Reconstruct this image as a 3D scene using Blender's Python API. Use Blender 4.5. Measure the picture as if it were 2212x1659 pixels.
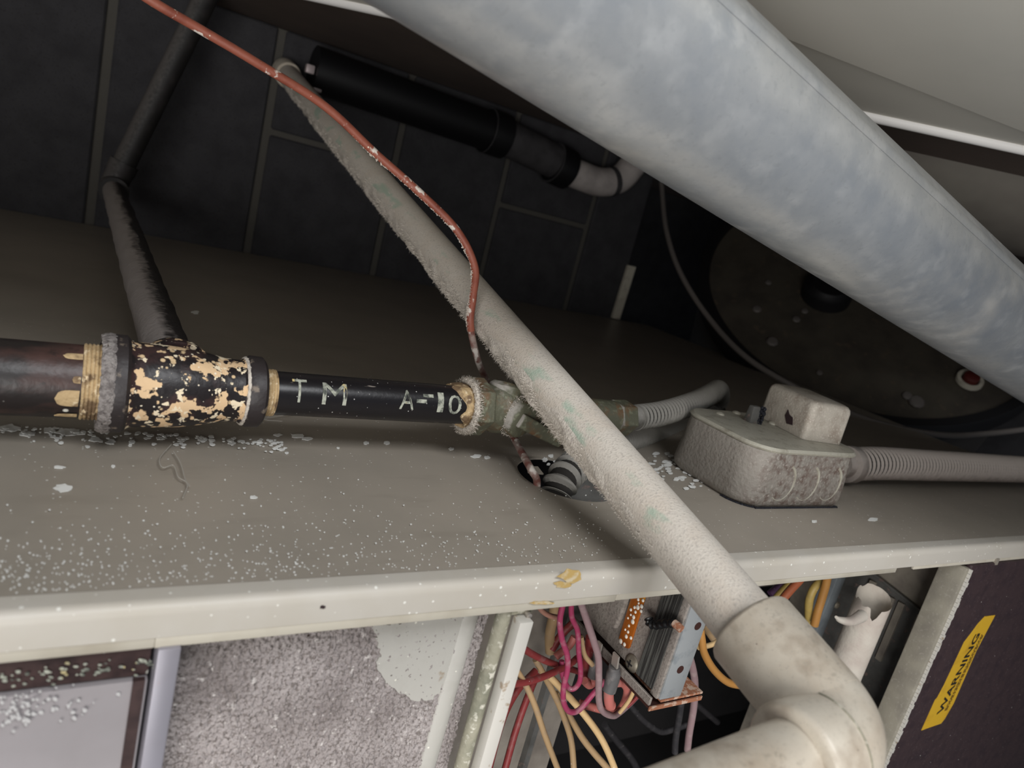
import bpy, bmesh, math, random
from mathutils import Vector, Matrix, noise

random.seed(7)
for o in list(bpy.data.objects):
    bpy.data.objects.remove(o)
scene = bpy.context.scene
COL = scene.collection

# ------------------------------------------------------------------ camera
FPX, CX, CY = 1534.0, 1106.0, 829.5          # focal length / centre in photo pixels (2212 x 1659)
d1 = Vector((2394, 250, 1534)).normalized()   # furnace length (world X) seen by the camera
d3 = Vector((-1506, 6170, 1534))
d3 = (d3 - d1 * d3.dot(d1)).normalized()      # world -Z
d2 = d1.cross(d3)                             # world Y
RW = Matrix((d1, d2, -d3))                    # camera(x right, y down, z forward) -> world
CAM = Vector((0.0, -0.213, 0.143))
cam_data = bpy.data.cameras.new('camera')
cam = bpy.data.objects.new('camera', cam_data)
COL.objects.link(cam)
right = RW @ Vector((1, 0, 0)); up = RW @ Vector((0, -1, 0)); back = RW @ Vector((0, 0, -1))
m3 = Matrix((right, up, back)).transposed()
cam.matrix_world = Matrix.Translation(CAM) @ m3.to_4x4()
cam_data.sensor_width = 36.0
cam_data.lens = 36.0 * FPX / 2212.0
cam_data.clip_start = 0.005
cam_data.dof.use_dof = True
cam_data.dof.focus_distance = 0.40
cam_data.dof.aperture_fstop = 12.0
scene.camera = cam

# ------------------------------------------------------------------ light
world = bpy.data.worlds.new('world'); scene.world = world
world.use_nodes = True
world.node_tree.nodes['Background'].inputs[0].default_value = (0.80, 0.88, 1.0, 1)
world.node_tree.nodes['Background'].inputs[1].default_value = 0.10

def area_light(name, loc, target, sx, sy, power, color):
    l = bpy.data.lights.new(name, 'AREA'); l.shape = 'RECTANGLE'
    l.size = sx; l.size_y = sy; l.energy = power; l.color = color
    o = bpy.data.objects.new(name, l); COL.objects.link(o)
    o.location = loc
    o.rotation_euler = (Vector(target) - Vector(loc)).to_track_quat('-Z', 'Y').to_euler()
    return o
area_light('room_lamp', (-0.42, -0.92, -0.09), (0.25, 0.1, 0.18), 0.8, 0.7, 13.5, (1.0, 0.98, 0.95))
area_light('doorway_daylight', (0.15, -0.82, 1.05), (0.3, 0.15, 0.0), 0.7, 0.45, 11.0, (0.97, 0.985, 1.0))  # added fill from above the front, brightens the panel top

scene.view_settings.view_transform = 'Standard'
scene.view_settings.look = 'None'
scene.view_settings.exposure = 0.0
scene.view_settings.gamma = 1.0
scene.view_settings.use_curve_mapping = False

# ------------------------------------------------------------------ helpers: measured places
def ray(px, py):
    return RW @ Vector(((px - CX) / FPX, (py - CY) / FPX, 1.0))
def at(px, py, depth):
    return CAM + ray(px, py) * depth
def on_y(px, py, y):
    r = ray(px, py); return CAM + r * ((y - CAM.y) / r.y)
def on_z(px, py, z):
    r = ray(px, py); return CAM + r * ((z - CAM.z) / r.z)
def on_x(px, py, x):
    r = ray(px, py); return CAM + r * ((x - CAM.x) / r.x)

# ------------------------------------------------------------------ helpers: materials
def lin(c):
    return tuple(((v / 255) / 12.92 if v / 255 <= 0.04045 else ((v / 255 + 0.055) / 1.055) ** 2.4) for v in c) + (1.0,)

def mat(name, base, rough=0.6, metal=0.0, layers=(), bump=None, spec=0.5):
    """layers: dicts t(noise|voro|dir|grad), s scale, lo, hi, c colour, d detail, m strength, st stretch, r roughness, w second mask"""
    m = bpy.data.materials.new(name); m.use_nodes = True
    nt = m.node_tree; N = nt.nodes; L = nt.links
    b = N['Principled BSDF']
    b.inputs['Metallic'].default_value = metal
    b.inputs['Specular IOR Level'].default_value = spec
    tc = N.new('ShaderNodeTexCoord')
    col = N.new('ShaderNodeRGB'); col.outputs[0].default_value = lin(base); cur = col.outputs[0]
    rv = N.new('ShaderNodeValue'); rv.outputs[0].default_value = rough; curR = rv.outputs[0]
    mv = None
    def tex(ly):
        if ly['t'] == 'dir':
            g = N.new('ShaderNodeNewGeometry'); dp = N.new('ShaderNodeVectorMath'); dp.operation = 'DOT_PRODUCT'
            v = Vector(ly['v']).normalized()
            dp.inputs[1].default_value = v; L.new(g.outputs['Normal'], dp.inputs[0]); src = dp.outputs['Value']
            if ly.get('n'):
                nz = N.new('ShaderNodeTexNoise'); nz.inputs['Scale'].default_value = ly.get('s', 200); nz.inputs['Detail'].default_value = 6
                L.new(tc.outputs['Object'], nz.inputs['Vector'])
                ma = N.new('ShaderNodeMath'); ma.operation = 'MULTIPLY_ADD'; ma.inputs[1].default_value = ly['n']; ma.inputs[2].default_value = 0
                sb = N.new('ShaderNodeMath'); sb.operation = 'SUBTRACT'; sb.inputs[1].default_value = 0.5; L.new(nz.outputs['Fac'], sb.inputs[0])
                L.new(sb.outputs[0], ma.inputs[0]); L.new(src, ma.inputs[2]); src = ma.outputs[0]
        else:
            mp = N.new('ShaderNodeMapping'); L.new(tc.outputs['Object'], mp.inputs['Vector'])
            mp.inputs['Scale'].default_value = ly.get('st', (1, 1, 1))
            mp.inputs['Location'].default_value = ly.get('off', (0, 0, 0))
            mp.inputs['Rotation'].default_value = ly.get('rot', (0, 0, 0))
            if ly['t'] == 'noise':
                t = N.new('ShaderNodeTexNoise'); t.inputs['Scale'].default_value = ly['s']
                t.inputs['Detail'].default_value = ly.get('d', 4); t.inputs['Roughness'].default_value = ly.get('ro', 0.55)
                L.new(mp.outputs[0], t.inputs['Vector']); src = t.outputs['Fac']
            elif ly['t'] == 'voro':
                t = N.new('ShaderNodeTexVoronoi'); t.inputs['Scale'].default_value = ly['s']
                t.inputs['Randomness'].default_value = 1.0
                L.new(mp.outputs[0], t.inputs['Vector']); src = t.outputs['Distance']
                if ly.get('sub'):
                    # only some cells carry a spot, of uneven size
                    sp = N.new('ShaderNodeSeparateColor'); L.new(t.outputs['Color'], sp.inputs[0])
                    ma = N.new('ShaderNodeMath'); ma.operation = 'MULTIPLY_ADD'; ma.inputs[1].default_value = ly['sub']
                    L.new(sp.outputs[0], ma.inputs[0]); L.new(src, ma.inputs[2]); src = ma.outputs[0]
            elif ly['t'] == 'grad':
                se = N.new('ShaderNodeSeparateXYZ'); L.new(mp.outputs[0], se.inputs[0]); src = se.outputs[ly.get('ax', 0)]
        return src
    for ly in layers:
        src = tex(ly)
        mr = N.new('ShaderNodeMapRange'); mr.inputs['From Min'].default_value = ly['lo']; mr.inputs['From Max'].default_value = ly['hi']
        mr.inputs['To Min'].default_value = 0.0; mr.inputs['To Max'].default_value = ly.get('m', 1.0)
        mr.clamp = True
        L.new(src, mr.inputs['Value']); fac = mr.outputs[0]
        if ly.get('w'):
            w = ly['w']; s2 = tex(w)
            m2 = N.new('ShaderNodeMapRange'); m2.inputs['From Min'].default_value = w['lo']; m2.inputs['From Max'].default_value = w['hi']; m2.clamp = True
            L.new(s2, m2.inputs['Value'])
            mu = N.new('ShaderNodeMath'); mu.operation = 'MULTIPLY'; L.new(fac, mu.inputs[0]); L.new(m2.outputs[0], mu.inputs[1]); fac = mu.outputs[0]
        mx = N.new('ShaderNodeMix'); mx.data_type = 'RGBA'
        L.new(fac, mx.inputs['Factor']); L.new(cur, mx.inputs['A']); mx.inputs['B'].default_value = lin(ly['c']); cur = mx.outputs['Result']
        if 'r' in ly:
            mf = N.new('ShaderNodeMix'); L.new(fac, mf.inputs['Factor']); L.new(curR, mf.inputs['A']); mf.inputs['B'].default_value = ly['r']; curR = mf.outputs['Result']
        if 'me' in ly:
            if mv is None:
                z = N.new('ShaderNodeValue'); z.outputs[0].default_value = metal; mv = z.outputs[0]
            mf = N.new('ShaderNodeMix'); L.new(fac, mf.inputs['Factor']); L.new(mv, mf.inputs['A']); mf.inputs['B'].default_value = ly['me']; mv = mf.outputs['Result']
    L.new(cur, b.inputs['Base Color']); L.new(curR, b.inputs['Roughness'])
    if mv is not None: L.new(mv, b.inputs['Metallic'])
    if bump:
        t = N.new('ShaderNodeTexNoise'); t.inputs['Scale'].default_value = bump[0]; t.inputs['Detail'].default_value = 5
        L.new(tc.outputs['Object'], t.inputs['Vector'])
        bp = N.new('ShaderNodeBump'); bp.inputs['Strength'].default_value = bump[1]; bp.inputs['Distance'].default_value = bump[2]
        L.new(t.outputs['Fac'], bp.inputs['Height']); L.new(bp.outputs[0], b.inputs['Normal'])
    return m

def noi(s, lo, hi, c, **k): return dict(t='noise', s=s, lo=lo, hi=hi, c=c, **k)
def spots(s, hi, c, sub=0.6, **k): return dict(t='voro', s=s, lo=hi, hi=hi * 0.7, c=c, sub=sub, **k)
def dust(c, lo=0.1, hi=0.6, v=(-1, -0.1, 0.25), n=0.8, s=300, **k): return dict(t='dir', v=v, lo=lo, hi=hi, c=c, n=n, s=s, **k)

M = {}
M['panel'] = mat('furnace_enamel', (164, 155, 143), 0.42, 0, [
    noi(14, 0.4, 0.75, (144, 137, 126), d=5, m=0.6),
    noi(60, 0.58, 0.72, (140, 132, 120), d=6, m=0.35, st=(0.3, 1, 1)),
    spots(420, 0.22, (226, 226, 220), sub=0.55, w=dict(t='grad', ax=1, lo=0.075, hi=0.0), r=0.7),
    spots(230, 0.16, (228, 228, 222), sub=0.5, w=dict(t='grad', ax=1, lo=0.06, hi=0.0), r=0.7)], bump=(500, 0.06, 0.0005))
M['flange'] = mat('flange_enamel', (198, 192, 182), 0.45, 0, [
    noi(25, 0.45, 0.75, (188, 180, 166), m=0.7),
    spots(330, 0.26, (236, 234, 226), sub=0.45, r=0.7)], bump=(700, 0.08, 0.0004))
M['flange_lip'] = mat('flange_lip_enamel', (198, 191, 176), 0.4, 0, [noi(30, 0.5, 0.8, (170, 160, 142))])
M['rust'] = mat('tan_primer', (190, 160, 100), 0.8, 0, [noi(300, 0.45, 0.65, (205, 190, 160))])
M['block'] = mat('concrete_block', (66, 65, 68), 0.95, 0, [
    noi(30, 0.4, 0.7, (54, 53, 56), d=8), noi(400, 0.55, 0.7, (44, 43, 44), d=4, m=0.6)], bump=(500, 0.4, 0.002))
M['mortar'] = mat('mortar', (90, 87, 82), 0.95, 0, [noi(90, 0.45, 0.7, (88, 85, 80))], bump=(400, 0.4, 0.002))
M['dark_ceiling'] = mat('dark_soffit', (96, 82, 74), 0.9, 0, [noi(8, 0.35, 0.7, (80, 68, 62), d=6), noi(60, 0.5, 0.75, (88, 76, 68))])
M['cream'] = mat('cream_board', (222, 218, 208), 0.75, 0, [noi(6, 0.4, 0.7, (214, 211, 202)), spots(60, 0.07, (150, 140, 130), sub=0.5, m=0.5)])
M['bead'] = mat('white_bead', (238, 236, 234), 0.5)
M['greyduct'] = mat('grey_duct_paint', (120, 116, 108), 0.6, 0, [noi(10, 0.4, 0.7, (104, 98, 92))])
M['black_iron'] = mat('black_iron', (26, 23, 24), 0.38, 0.0, [
    noi(60, 0.5, 0.7, (58, 40, 36), d=6, m=0.8, st=(0.4, 1, 1)),
    spots(330, 0.17, (200, 195, 180), sub=0.6, r=0.8)], bump=(300, 0.2, 0.0008))
M['supply_iron'] = mat('rusty_black_iron', (30, 24, 24), 0.4, 0.0, [
    noi(38, 0.46, 0.66, (86, 58, 52), d=7, st=(0.5, 1, 1)),
    noi(130, 0.58, 0.68, (24, 20, 20), d=5),
    spots(130, 0.19, (226, 224, 214), sub=0.42, r=0.8)], bump=(200, 0.3, 0.001))
M['nipple'] = mat('nipple_black', (24, 22, 25), 0.3, 0.0, [
    noi(40, 0.5, 0.75, (44, 34, 34), d=6, st=(0.3, 1, 1)),
    noi(260, 0.66, 0.70, (170, 160, 150), d=3, st=(0.16, 1, 1), m=0.7, w=dict(t='noise', s=50, lo=0.5, hi=0.6)),
    spots(520, 0.19, (205, 204, 200), sub=0.5, r=0.8)], bump=(500, 0.12, 0.0005))
M['tee'] = mat('tee_paint_spattered', (30, 25, 27), 0.4, 0.0, [
    noi(70, 0.50, 0.6, (58, 40, 40), d=4),
    spots(240, 0.33, (214, 186, 146), sub=0.36, r=0.8, w=dict(t='noise', s=60, lo=0.36, hi=0.46)),
    noi(150, 0.535, 0.56, (222, 190, 150), d=3, r=0.85),
    noi(190, 0.60, 0.625, (236, 220, 190), d=3, r=0.85),
    spots(420, 0.26, (238, 226, 204), sub=0.45, r=0.85)], bump=(250, 0.3, 0.001))
M['collar'] = mat('collar_iron', (42, 36, 37), 0.5, 0.0, [
    noi(150, 0.6, 0.68, (120, 108, 96)),
    dust((128, 121, 117), 0.75, 1.05, n=0.8, s=260, r=0.95)], bump=(300, 0.3, 0.001))
M['dope'] = mat('pipe_dope', (186, 160, 120), 0.75, 0, [
    noi(120, 0.48, 0.6, (84, 60, 42), d=5, m=0.8), noi(260, 0.58, 0.66, (224, 204, 170), d=3)], bump=(260, 0.6, 0.002))
M['dust_grey'] = mat('grey_lint', (152, 146, 143), 1.0, 0, [noi(500, 0.45, 0.65, (112, 106, 104), d=6), noi(160, 0.55, 0.75, (176, 170, 164))], bump=(900, 0.9, 0.002), spec=0.1)
M['dust_pale'] = mat('pale_lint', (208, 200, 189), 1.0, 0, [noi(700, 0.5, 0.62, (186, 177, 168), d=6)], bump=(900, 0.7, 0.001), spec=0.1)
M['branch'] = mat('branch_iron_dusty', (30, 25, 25), 0.5, 0, [
    spots(400, 0.15, (150, 140, 130), sub=0.6),
    dust((150, 142, 138), -0.05, 0.45, v=(-1, -0.25, 0.1), n=0.9, s=220, r=1.0)], bump=(350, 0.5, 0.0015))
M['riser'] = mat('riser_iron', (30, 28, 28), 0.6, 0, [noi(60, 0.5, 0.7, (46, 42, 42)), dust((92, 88, 86), 0.2, 0.8, n=0.9)])
M['letter'] = mat('stencil_ink', (176, 178, 164), 0.7, 0, [noi(300, 0.42, 0.6, (84, 88, 80), d=5), noi(120, 0.62, 0.7, (206, 186, 130))])
M['brass'] = mat('tarnished_brass', (92, 92, 76), 0.55, 0.15, [
    noi(90, 0.5, 0.7, (112, 82, 56), d=5), noi(260, 0.55, 0.68, (120, 122, 102), d=5),
    dust((160, 155, 148), 0.35, 0.8, n=1.1, s=300, r=1.0)], bump=(400, 0.4, 0.001))
M['flex'] = mat('flex_grey', (104, 102, 96), 0.5, 0.2, [noi(120, 0.45, 0.7, (74, 74, 68), d=5),
    dust((152, 149, 143), 0.0, 0.7, v=(-0.6, -0.3, 0.7), n=0.9, s=260, r=1.0)], bump=(500, 0.3, 0.001))
M['conduit'] = mat('conduit_steel', (128, 118, 112), 0.5, 0.25, [noi(120, 0.45, 0.7, (100, 92, 86), d=5),
    dust((160, 152, 146), 0.0, 0.8, v=(-0.5, -0.2, 0.8), n=0.8, s=260, r=0.95)], bump=(500, 0.3, 0.001))
M['groove'] = mat('grimy_groove', (40, 37, 34), 0.9)  # dark colour stands in for shade in the rib grooves
M['copper'] = mat('red_brown_tube', (150, 84, 66), 0.55, 0, [
    noi(90, 0.5, 0.7, (128, 64, 50), d=5),
    noi(60, 0.615, 0.64, (224, 214, 204), d=4, r=0.8),
    spots(300, 0.20, (230, 220, 200), sub=0.45, r=0.8)], bump=(400, 0.3, 0.0006))
M['copper_dusty'] = mat('red_brown_tube_dusty', (118, 74, 66), 0.7, 0, [
    noi(120, 0.40, 0.56, (158, 140, 132), d=5), noi(110, 0.54, 0.6, (214, 206, 198), d=3)], bump=(500, 0.4, 0.0008))
M['pvc'] = mat('white_pvc', (210, 202, 191), 0.5, 0, [
    noi(50, 0.45, 0.75, (204, 192, 178), d=6),
    noi(900, 0.54, 0.66, (180, 172, 163), d=4, m=0.8),
    noi(70, 0.53, 0.62, (150, 182, 162), d=7, m=0.6, st=(1, 0.45, 1), w=dict(t='dir', v=(-0.88, -0.15, 0.44), lo=0.88, hi=0.97)),
    spots(260, 0.05, (110, 96, 86), sub=0.5)], bump=(900, 0.4, 0.0009))
M['pvc_fit'] = mat('pvc_fitting', (202, 193, 178), 0.38, 0, [
    noi(30, 0.44, 0.68, (180, 166, 148), d=7),
    noi(48, 0.54, 0.70, (140, 122, 104), d=8, m=0.75),
    noi(420, 0.54, 0.66, (128, 120, 108), d=6, m=0.55, w=dict(t='noise', s=28, lo=0.44, hi=0.64)),
    noi(900, 0.60, 0.68, (166, 158, 146), d=3, m=0.5),
    spots(180, 0.06, (96, 78, 62), sub=0.5)], bump=(500, 0.12, 0.0005))
M['galv'] = mat('galvanised_sheet', (226, 229, 231), 0.30, 0.72, [
    noi(24, 0.40, 0.66, (200, 206, 213), d=6, ro=0.62, r=0.36),
    noi(70, 0.50, 0.70, (236, 238, 239), d=7, m=0.7, r=0.46),
    noi(300, 0.56, 0.72, (196, 200, 203), d=4, m=0.5, r=0.45),
    noi(14, 0.60, 0.76, (222, 213, 198), d=6, m=0.5, r=0.5, me=0.45)], bump=(45, 0.05, 0.0012))
M['abs'] = mat('black_abs', (14, 14, 17), 0.5)
M['abs_grey'] = mat('grey_coupling', (70, 68, 70), 0.7, 0, [noi(50, 0.4, 0.7, (50, 48, 50))])
M['abs_white'] = mat('white_trap', (196, 188, 184), 0.55, 0, [noi(40, 0.45, 0.75, (160, 152, 150))])
M['clip'] = mat('metal_clip', (190, 176, 176), 0.5, 0.3)
M['heater_top'] = mat('heater_top', (84, 78, 68), 0.7, 0, [noi(20, 0.4, 0.7, (66, 60, 54), d=7), noi(60, 0.6, 0.7, (96, 84, 70)), spots(40, 0.06, (140, 132, 122), sub=0.5)])
M['heater_rim'] = mat('heater_rim', (22, 21, 24), 0.6)
M['heater_body'] = mat('heater_body', (70, 66, 62), 0.6)
M['red_plastic'] = mat('red_plastic', (92, 34, 30), 0.5)
M['cable'] = mat('grey_cable', (112, 106, 102), 0.6)
M['stick'] = mat('off_white_strip', (208, 202, 186), 0.7, 0, [noi(60, 0.5, 0.7, (180, 172, 158))])
M['box'] = mat('box_steel', (150, 144, 136), 0.55, 0.2, [
    noi(160, 0.45, 0.62, (112, 96, 88), d=7),
    noi(500, 0.55, 0.65, (178, 170, 162), d=4, m=0.8),
    noi(60, 0.45, 0.7, (136, 124, 116), d=7, m=0.5), dust((158, 152, 144), 0.2, 0.8, n=1.0, s=90, r=1.0, m=0.8)], bump=(420, 0.6, 0.0014))
M['plate'] = mat('cover_plate', (178, 174, 160), 0.5, 0.15, [noi(120, 0.5, 0.7, (150, 144, 130), d=5), noi(900, 0.6, 0.7, (206, 200, 188))], bump=(600, 0.3, 0.0006))
M['block_box'] = mat('raised_box', (182, 174, 162), 0.6, 0.05, [noi(90, 0.45, 0.7, (150, 138, 126), d=6), noi(800, 0.55, 0.68, (200, 192, 180), d=4),
    spots(60, 0.10, (92, 80, 72), sub=0.55, m=0.8)], bump=(500, 0.4, 0.0010))
M['black_fuzz'] = mat('black_lint', (26, 26, 34), 0.9, 0, [noi(900, 0.6, 0.7, (90, 92, 110))], bump=(800, 0.8, 0.002))
M['brown'] = mat('brown_enamel', (58, 44, 46), 0.5, 0, [noi(80, 0.45, 0.7, (48, 36, 40), d=6), noi(500, 0.6, 0.7, (84, 70, 72), m=0.6), spots(200, 0.12, (200, 196, 190), sub=0.75)], bump=(600, 0.2, 0.0005))
M['brown_strip'] = mat('brown_strip', (70, 52, 50), 0.55, 0, [noi(120, 0.45, 0.7, (48, 34, 34), d=5), spots(210, 0.24, (176, 176, 168), sub=0.45)])
M['door_edge'] = mat('worn_door_edge', (150, 144, 130), 0.6, 0, [noi(50, 0.42, 0.7, (128, 122, 112), d=6), noi(400, 0.55, 0.7, (168, 162, 150), d=4, m=0.6)], bump=(500, 0.2, 0.0006))
M['lilac'] = mat('lilac_grey_panel', (164, 158, 160), 0.5, 0, [noi(20, 0.4, 0.7, (152, 146, 147), d=5), spots(90, 0.08, (120, 106, 110), sub=0.5, m=0.7)])
M['bar'] = mat('pale_bar', (160, 157, 166), 0.4, 0.3, [noi(60, 0.5, 0.75, (156, 152, 160)), noi(120, 0.68, 0.74, (196, 130, 84))])
M['wool'] = mat('dusty_insulation', (172, 164, 162), 1.0, 0, [
    noi(28, 0.42, 0.66, (140, 132, 130), d=6),
    noi(620, 0.50, 0.62, (118, 110, 106), d=6, m=0.9), noi(340, 0.62, 0.72, (206, 200, 196), d=4),
    spots(190, 0.12, (64, 54, 48), sub=0.62)], bump=(900, 0.6, 0.0015), spec=0.1)
M['bare'] = mat('bare_liner', (182, 179, 172), 0.55, 0, [noi(40, 0.45, 0.7, (168, 164, 156), d=5), spots(320, 0.22, (226, 222, 210), sub=0.55), noi(60, 0.66, 0.72, (150, 132, 110), d=5)], bump=(300, 0.2, 0.0008))
M['strip'] = mat('cream_strip', (206, 202, 194), 0.5, 0, [noi(200, 0.62, 0.7, (150, 124, 92), d=5, m=0.7)])
M['bead_green'] = mat('dull_bead', (158, 154, 136), 0.7, 0, [noi(60, 0.45, 0.65, (120, 120, 104), d=6), noi(240, 0.55, 0.65, (210, 206, 192), d=4)], bump=(400, 0.5, 0.001))
M['liner_panel'] = mat('compartment_liner', (150, 142, 132), 0.7, 0, [noi(30, 0.4, 0.7, (116, 108, 100), d=6), spots(120, 0.10, (200, 194, 186), sub=0.55)])
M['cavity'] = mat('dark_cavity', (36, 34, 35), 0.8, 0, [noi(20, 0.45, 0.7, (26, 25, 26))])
M['module'] = mat('dusty_module_plate', (150, 142, 134), 0.8, 0, [noi(60, 0.4, 0.7, (126, 116, 110), d=7), noi(600, 0.52, 0.64, (104, 96, 90), d=4, m=0.6), spots(150, 0.10, (232, 228, 220), sub=0.6)], bump=(600, 0.5, 0.001))
M['amber'] = mat('amber_resin', (168, 92, 30), 0.18, 0, [noi(60, 0.45, 0.65, (120, 58, 22), d=4), noi(40, 0.56, 0.66, (186, 128, 40), d=3)])
M['white_drop'] = mat('white_paint_drop', (238, 232, 220), 0.5)
M['black_strip'] = mat('black_ribbed_strip', (46, 45, 44), 0.55, 0, [noi(300, 0.45, 0.62, (92, 92, 88), d=4, st=(1, 4, 0.1)), spots(200, 0.12, (200, 196, 190), sub=0.6)], bump=(600, 0.3, 0.0006))
M['galv_bar'] = mat('zinc_bar', (180, 183, 184), 0.35, 0.4, [noi(120, 0.5, 0.7, (150, 156, 160), d=5), noi(60, 0.62, 0.72, (186, 174, 150))])
M['copper_edge'] = mat('copper_edge', (168, 112, 84), 0.6, 0.2, [noi(300, 0.5, 0.6, (206, 178, 158), d=5)])
M['maroon'] = mat('maroon_board', (58, 30, 24), 0.6)
M['black'] = mat('black_insulation', (14, 14, 15), 0.4, 0, [spots(300, 0.2, (130, 130, 134), sub=0.6)])
M['screw'] = mat('screw_head', (140, 132, 118), 0.5, 0.4, [noi(300, 0.5, 0.7, (110, 100, 90))])
M['paper'] = mat('white_torn_sleeve', (204, 196, 184), 0.85, 0, [noi(40, 0.42, 0.7, (186, 172, 162), d=6), spots(80, 0.08, (90, 74, 64), sub=0.5, m=0.7)], bump=(300, 0.4, 0.001))
M['steel_dark'] = mat('dark_steel', (112, 111, 108), 0.6, 0.3, [noi(50, 0.45, 0.7, (84, 83, 80), d=6), noi(200, 0.6, 0.7, (134, 116, 110))])
M['fin'] = mat('pale_fin', (150, 142, 130), 0.7, 0.1, [noi(80, 0.45, 0.7, (126, 118, 110))])
M['blue_grey'] = mat('blue_grey_post', (122, 128, 132), 0.5, 0.2, [noi(60, 0.45, 0.7, (100, 106, 110))])
M['yellow'] = mat('yellow_label', (214, 170, 40), 0.6, 0, [noi(60, 0.5, 0.75, (190, 146, 36), d=5)])
M['ink'] = mat('label_ink', (30, 26, 20), 0.7)
M['ink_soft'] = mat('fine_print_ink', (120, 92, 30), 0.7)
M['white_splash'] = mat('white_paint_splash', (236, 236, 232), 0.8, 0, [noi(200, 0.5, 0.7, (214, 212, 206))])
M['fleck'] = mat('pale_fleck', (196, 194, 193), 0.9)
M['web'] = mat('cobweb', (170, 165, 156), 0.9)
def wire_mat(name, c, dusty=(150, 132, 126), k=0.5):
    return mat(name, c, 0.5, 0, [noi(160, 0.52, 0.7, dusty, d=5, m=k), spots(360, 0.13, (225, 215, 205), sub=0.6)])
W = dict(magenta=wire_mat('wire_magenta', (160, 58, 92), (168, 124, 132), 0.7), mauve=wire_mat('wire_mauve', (152, 126, 128), (176, 158, 154)),
         red=wire_mat('wire_red', (140, 54, 54), (140, 104, 100), 0.75), coral=wire_mat('wire_coral', (192, 112, 104), (164, 128, 120), 0.8), tan=wire_mat('wire_tan', (176, 146, 108), (150, 132, 116)),
         cream=wire_mat('wire_cream', (216, 182, 132), (196, 170, 130)), orange=wire_mat('wire_orange', (172, 122, 62), (170, 128, 70)),
         yellow=wire_mat('wire_yellow', (178, 152, 84), (150, 130, 84)), vermilion=wire_mat('wire_vermilion', (172, 94, 62), (160, 100, 70)),
         purple=wire_mat('wire_purple', (70, 44, 72), (90, 70, 88)), dark=wire_mat('wire_dark', (52, 50, 52), (84, 80, 80)), rose=wire_mat('wire_rose', (176, 128, 110), (160, 130, 116)))
M['sleeve'] = mat('grey_sleeve', (92, 90, 90), 0.6, 0, [noi(200, 0.5, 0.7, (124, 120, 118), d=5)])
M['lug'] = mat('tin_lug', (196, 188, 180), 0.35, 0.6)

# ------------------------------------------------------------------ helpers: mesh
def frame(t):
    t = t.normalized()
    a = Vector((0, 0, 1)) if abs(t.z) < 0.9 else Vector((1, 0, 0))
    u = t.cross(a).normalized(); return u, t.cross(u).normalized()

class MB:
    def __init__(s): s.v = []; s.f = []
    def add(s, vs, fs):
        k = len(s.v); s.v += [Vector(p) for p in vs]; s.f += [tuple(i + k for i in f) for f in fs]; return s
    def box(s, a, b):
        x0, y0, z0 = a; x1, y1, z1 = b
        return s.hexa([(x0, y0, z0), (x1, y0, z0), (x1, y1, z0), (x0, y1, z0)], [(x0, y0, z1), (x1, y0, z1), (x1, y1, z1), (x0, y1, z1)])
    def hexa(s, lo, hi):
        return s.add(list(lo) + list(hi), [(3, 2, 1, 0), (4, 5, 6, 7), (0, 1, 5, 4), (1, 2, 6, 5), (2, 3, 7, 6), (3, 0, 4, 7)])
    def prism(s, poly, off):
        off = Vector(off); n = len(poly); p = [Vector(q) for q in poly]
        return s.add(p + [q + off for q in p], [tuple(range(n - 1, -1, -1)), tuple(range(n, 2 * n))] + [(i, (i + 1) % n, n + (i + 1) % n, n + i) for i in range(n)])
    def sweep(s, pts, rad, seg=16, caps=True, jit=None):
        pts = [Vector(p) for p in pts]; n = len(pts)
        if not isinstance(rad, (list, tuple)): rad = [rad] * n
        vs = []; u = None
        for i, p in enumerate(pts):
            t = (pts[min(i + 1, n - 1)] - pts[max(i - 1, 0)]).normalized()
            if u is None: u, w = frame(t)
            else:
                u = (u - t * u.dot(t)).normalized(); w = t.cross(u)
            for k in range(seg):
                a = 2 * math.pi * k / seg; r = rad[i]
                if jit: r += jit(i, a)
                vs.append(p + (u * math.cos(a) + w * math.sin(a)) * r)
        fs = [(i * seg + k, i * seg + (k + 1) % seg, (i + 1) * seg + (k + 1) % seg, (i + 1) * seg + k) for i in range(n - 1) for k in range(seg)]
        if caps: fs += [tuple(range(seg - 1, -1, -1)), tuple((n - 1) * seg + k for k in range(seg))]
        return s.add(vs, fs)
    def lathe(s, p0, axis, prof, seg=40, caps=True):
        """prof: (distance along axis, radius)"""
        p0 = Vector(p0); ax = Vector(axis).normalized(); u, w = frame(ax)
        vs = [p0 + ax * d + (u * math.cos(2 * math.pi * k / seg) + w * math.sin(2 * math.pi * k / seg)) * r for d, r in prof for k in range(seg)]
        n = len(prof)
        fs = [(i * seg + k, i * seg + (k + 1) % seg, (i + 1) * seg + (k + 1) % seg, (i + 1) * seg + k) for i in range(n - 1) for k in range(seg)]
        if caps: fs += [tuple(range(seg - 1, -1, -1)), tuple((n - 1) * seg + k for k in range(seg))]
        return s.add(vs, fs)

def spline(pts, n=8):
    """Catmull-Rom through the points"""
    P_ = [Vector(p) for p in pts]; P_ = [P_[0] * 2 - P_[1]] + P_ + [P_[-1] * 2 - P_[-2]]
    out = []
    for i in range(1, len(P_) - 2):
        a, b, c, d = P_[i - 1:i + 3]
        for k in range(n):
            t = k / n
            out.append(0.5 * ((2 * b) + (c - a) * t + (2 * a - 5 * b + 4 * c - d) * t * t + (3 * b - a - 3 * c + d) * t ** 3))
    out.append(P_[-2]); return out

def origin_of(o):
    w = Vector((0, 0, 0))
    while o: w += o.location; o = o.parent
    return w

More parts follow.
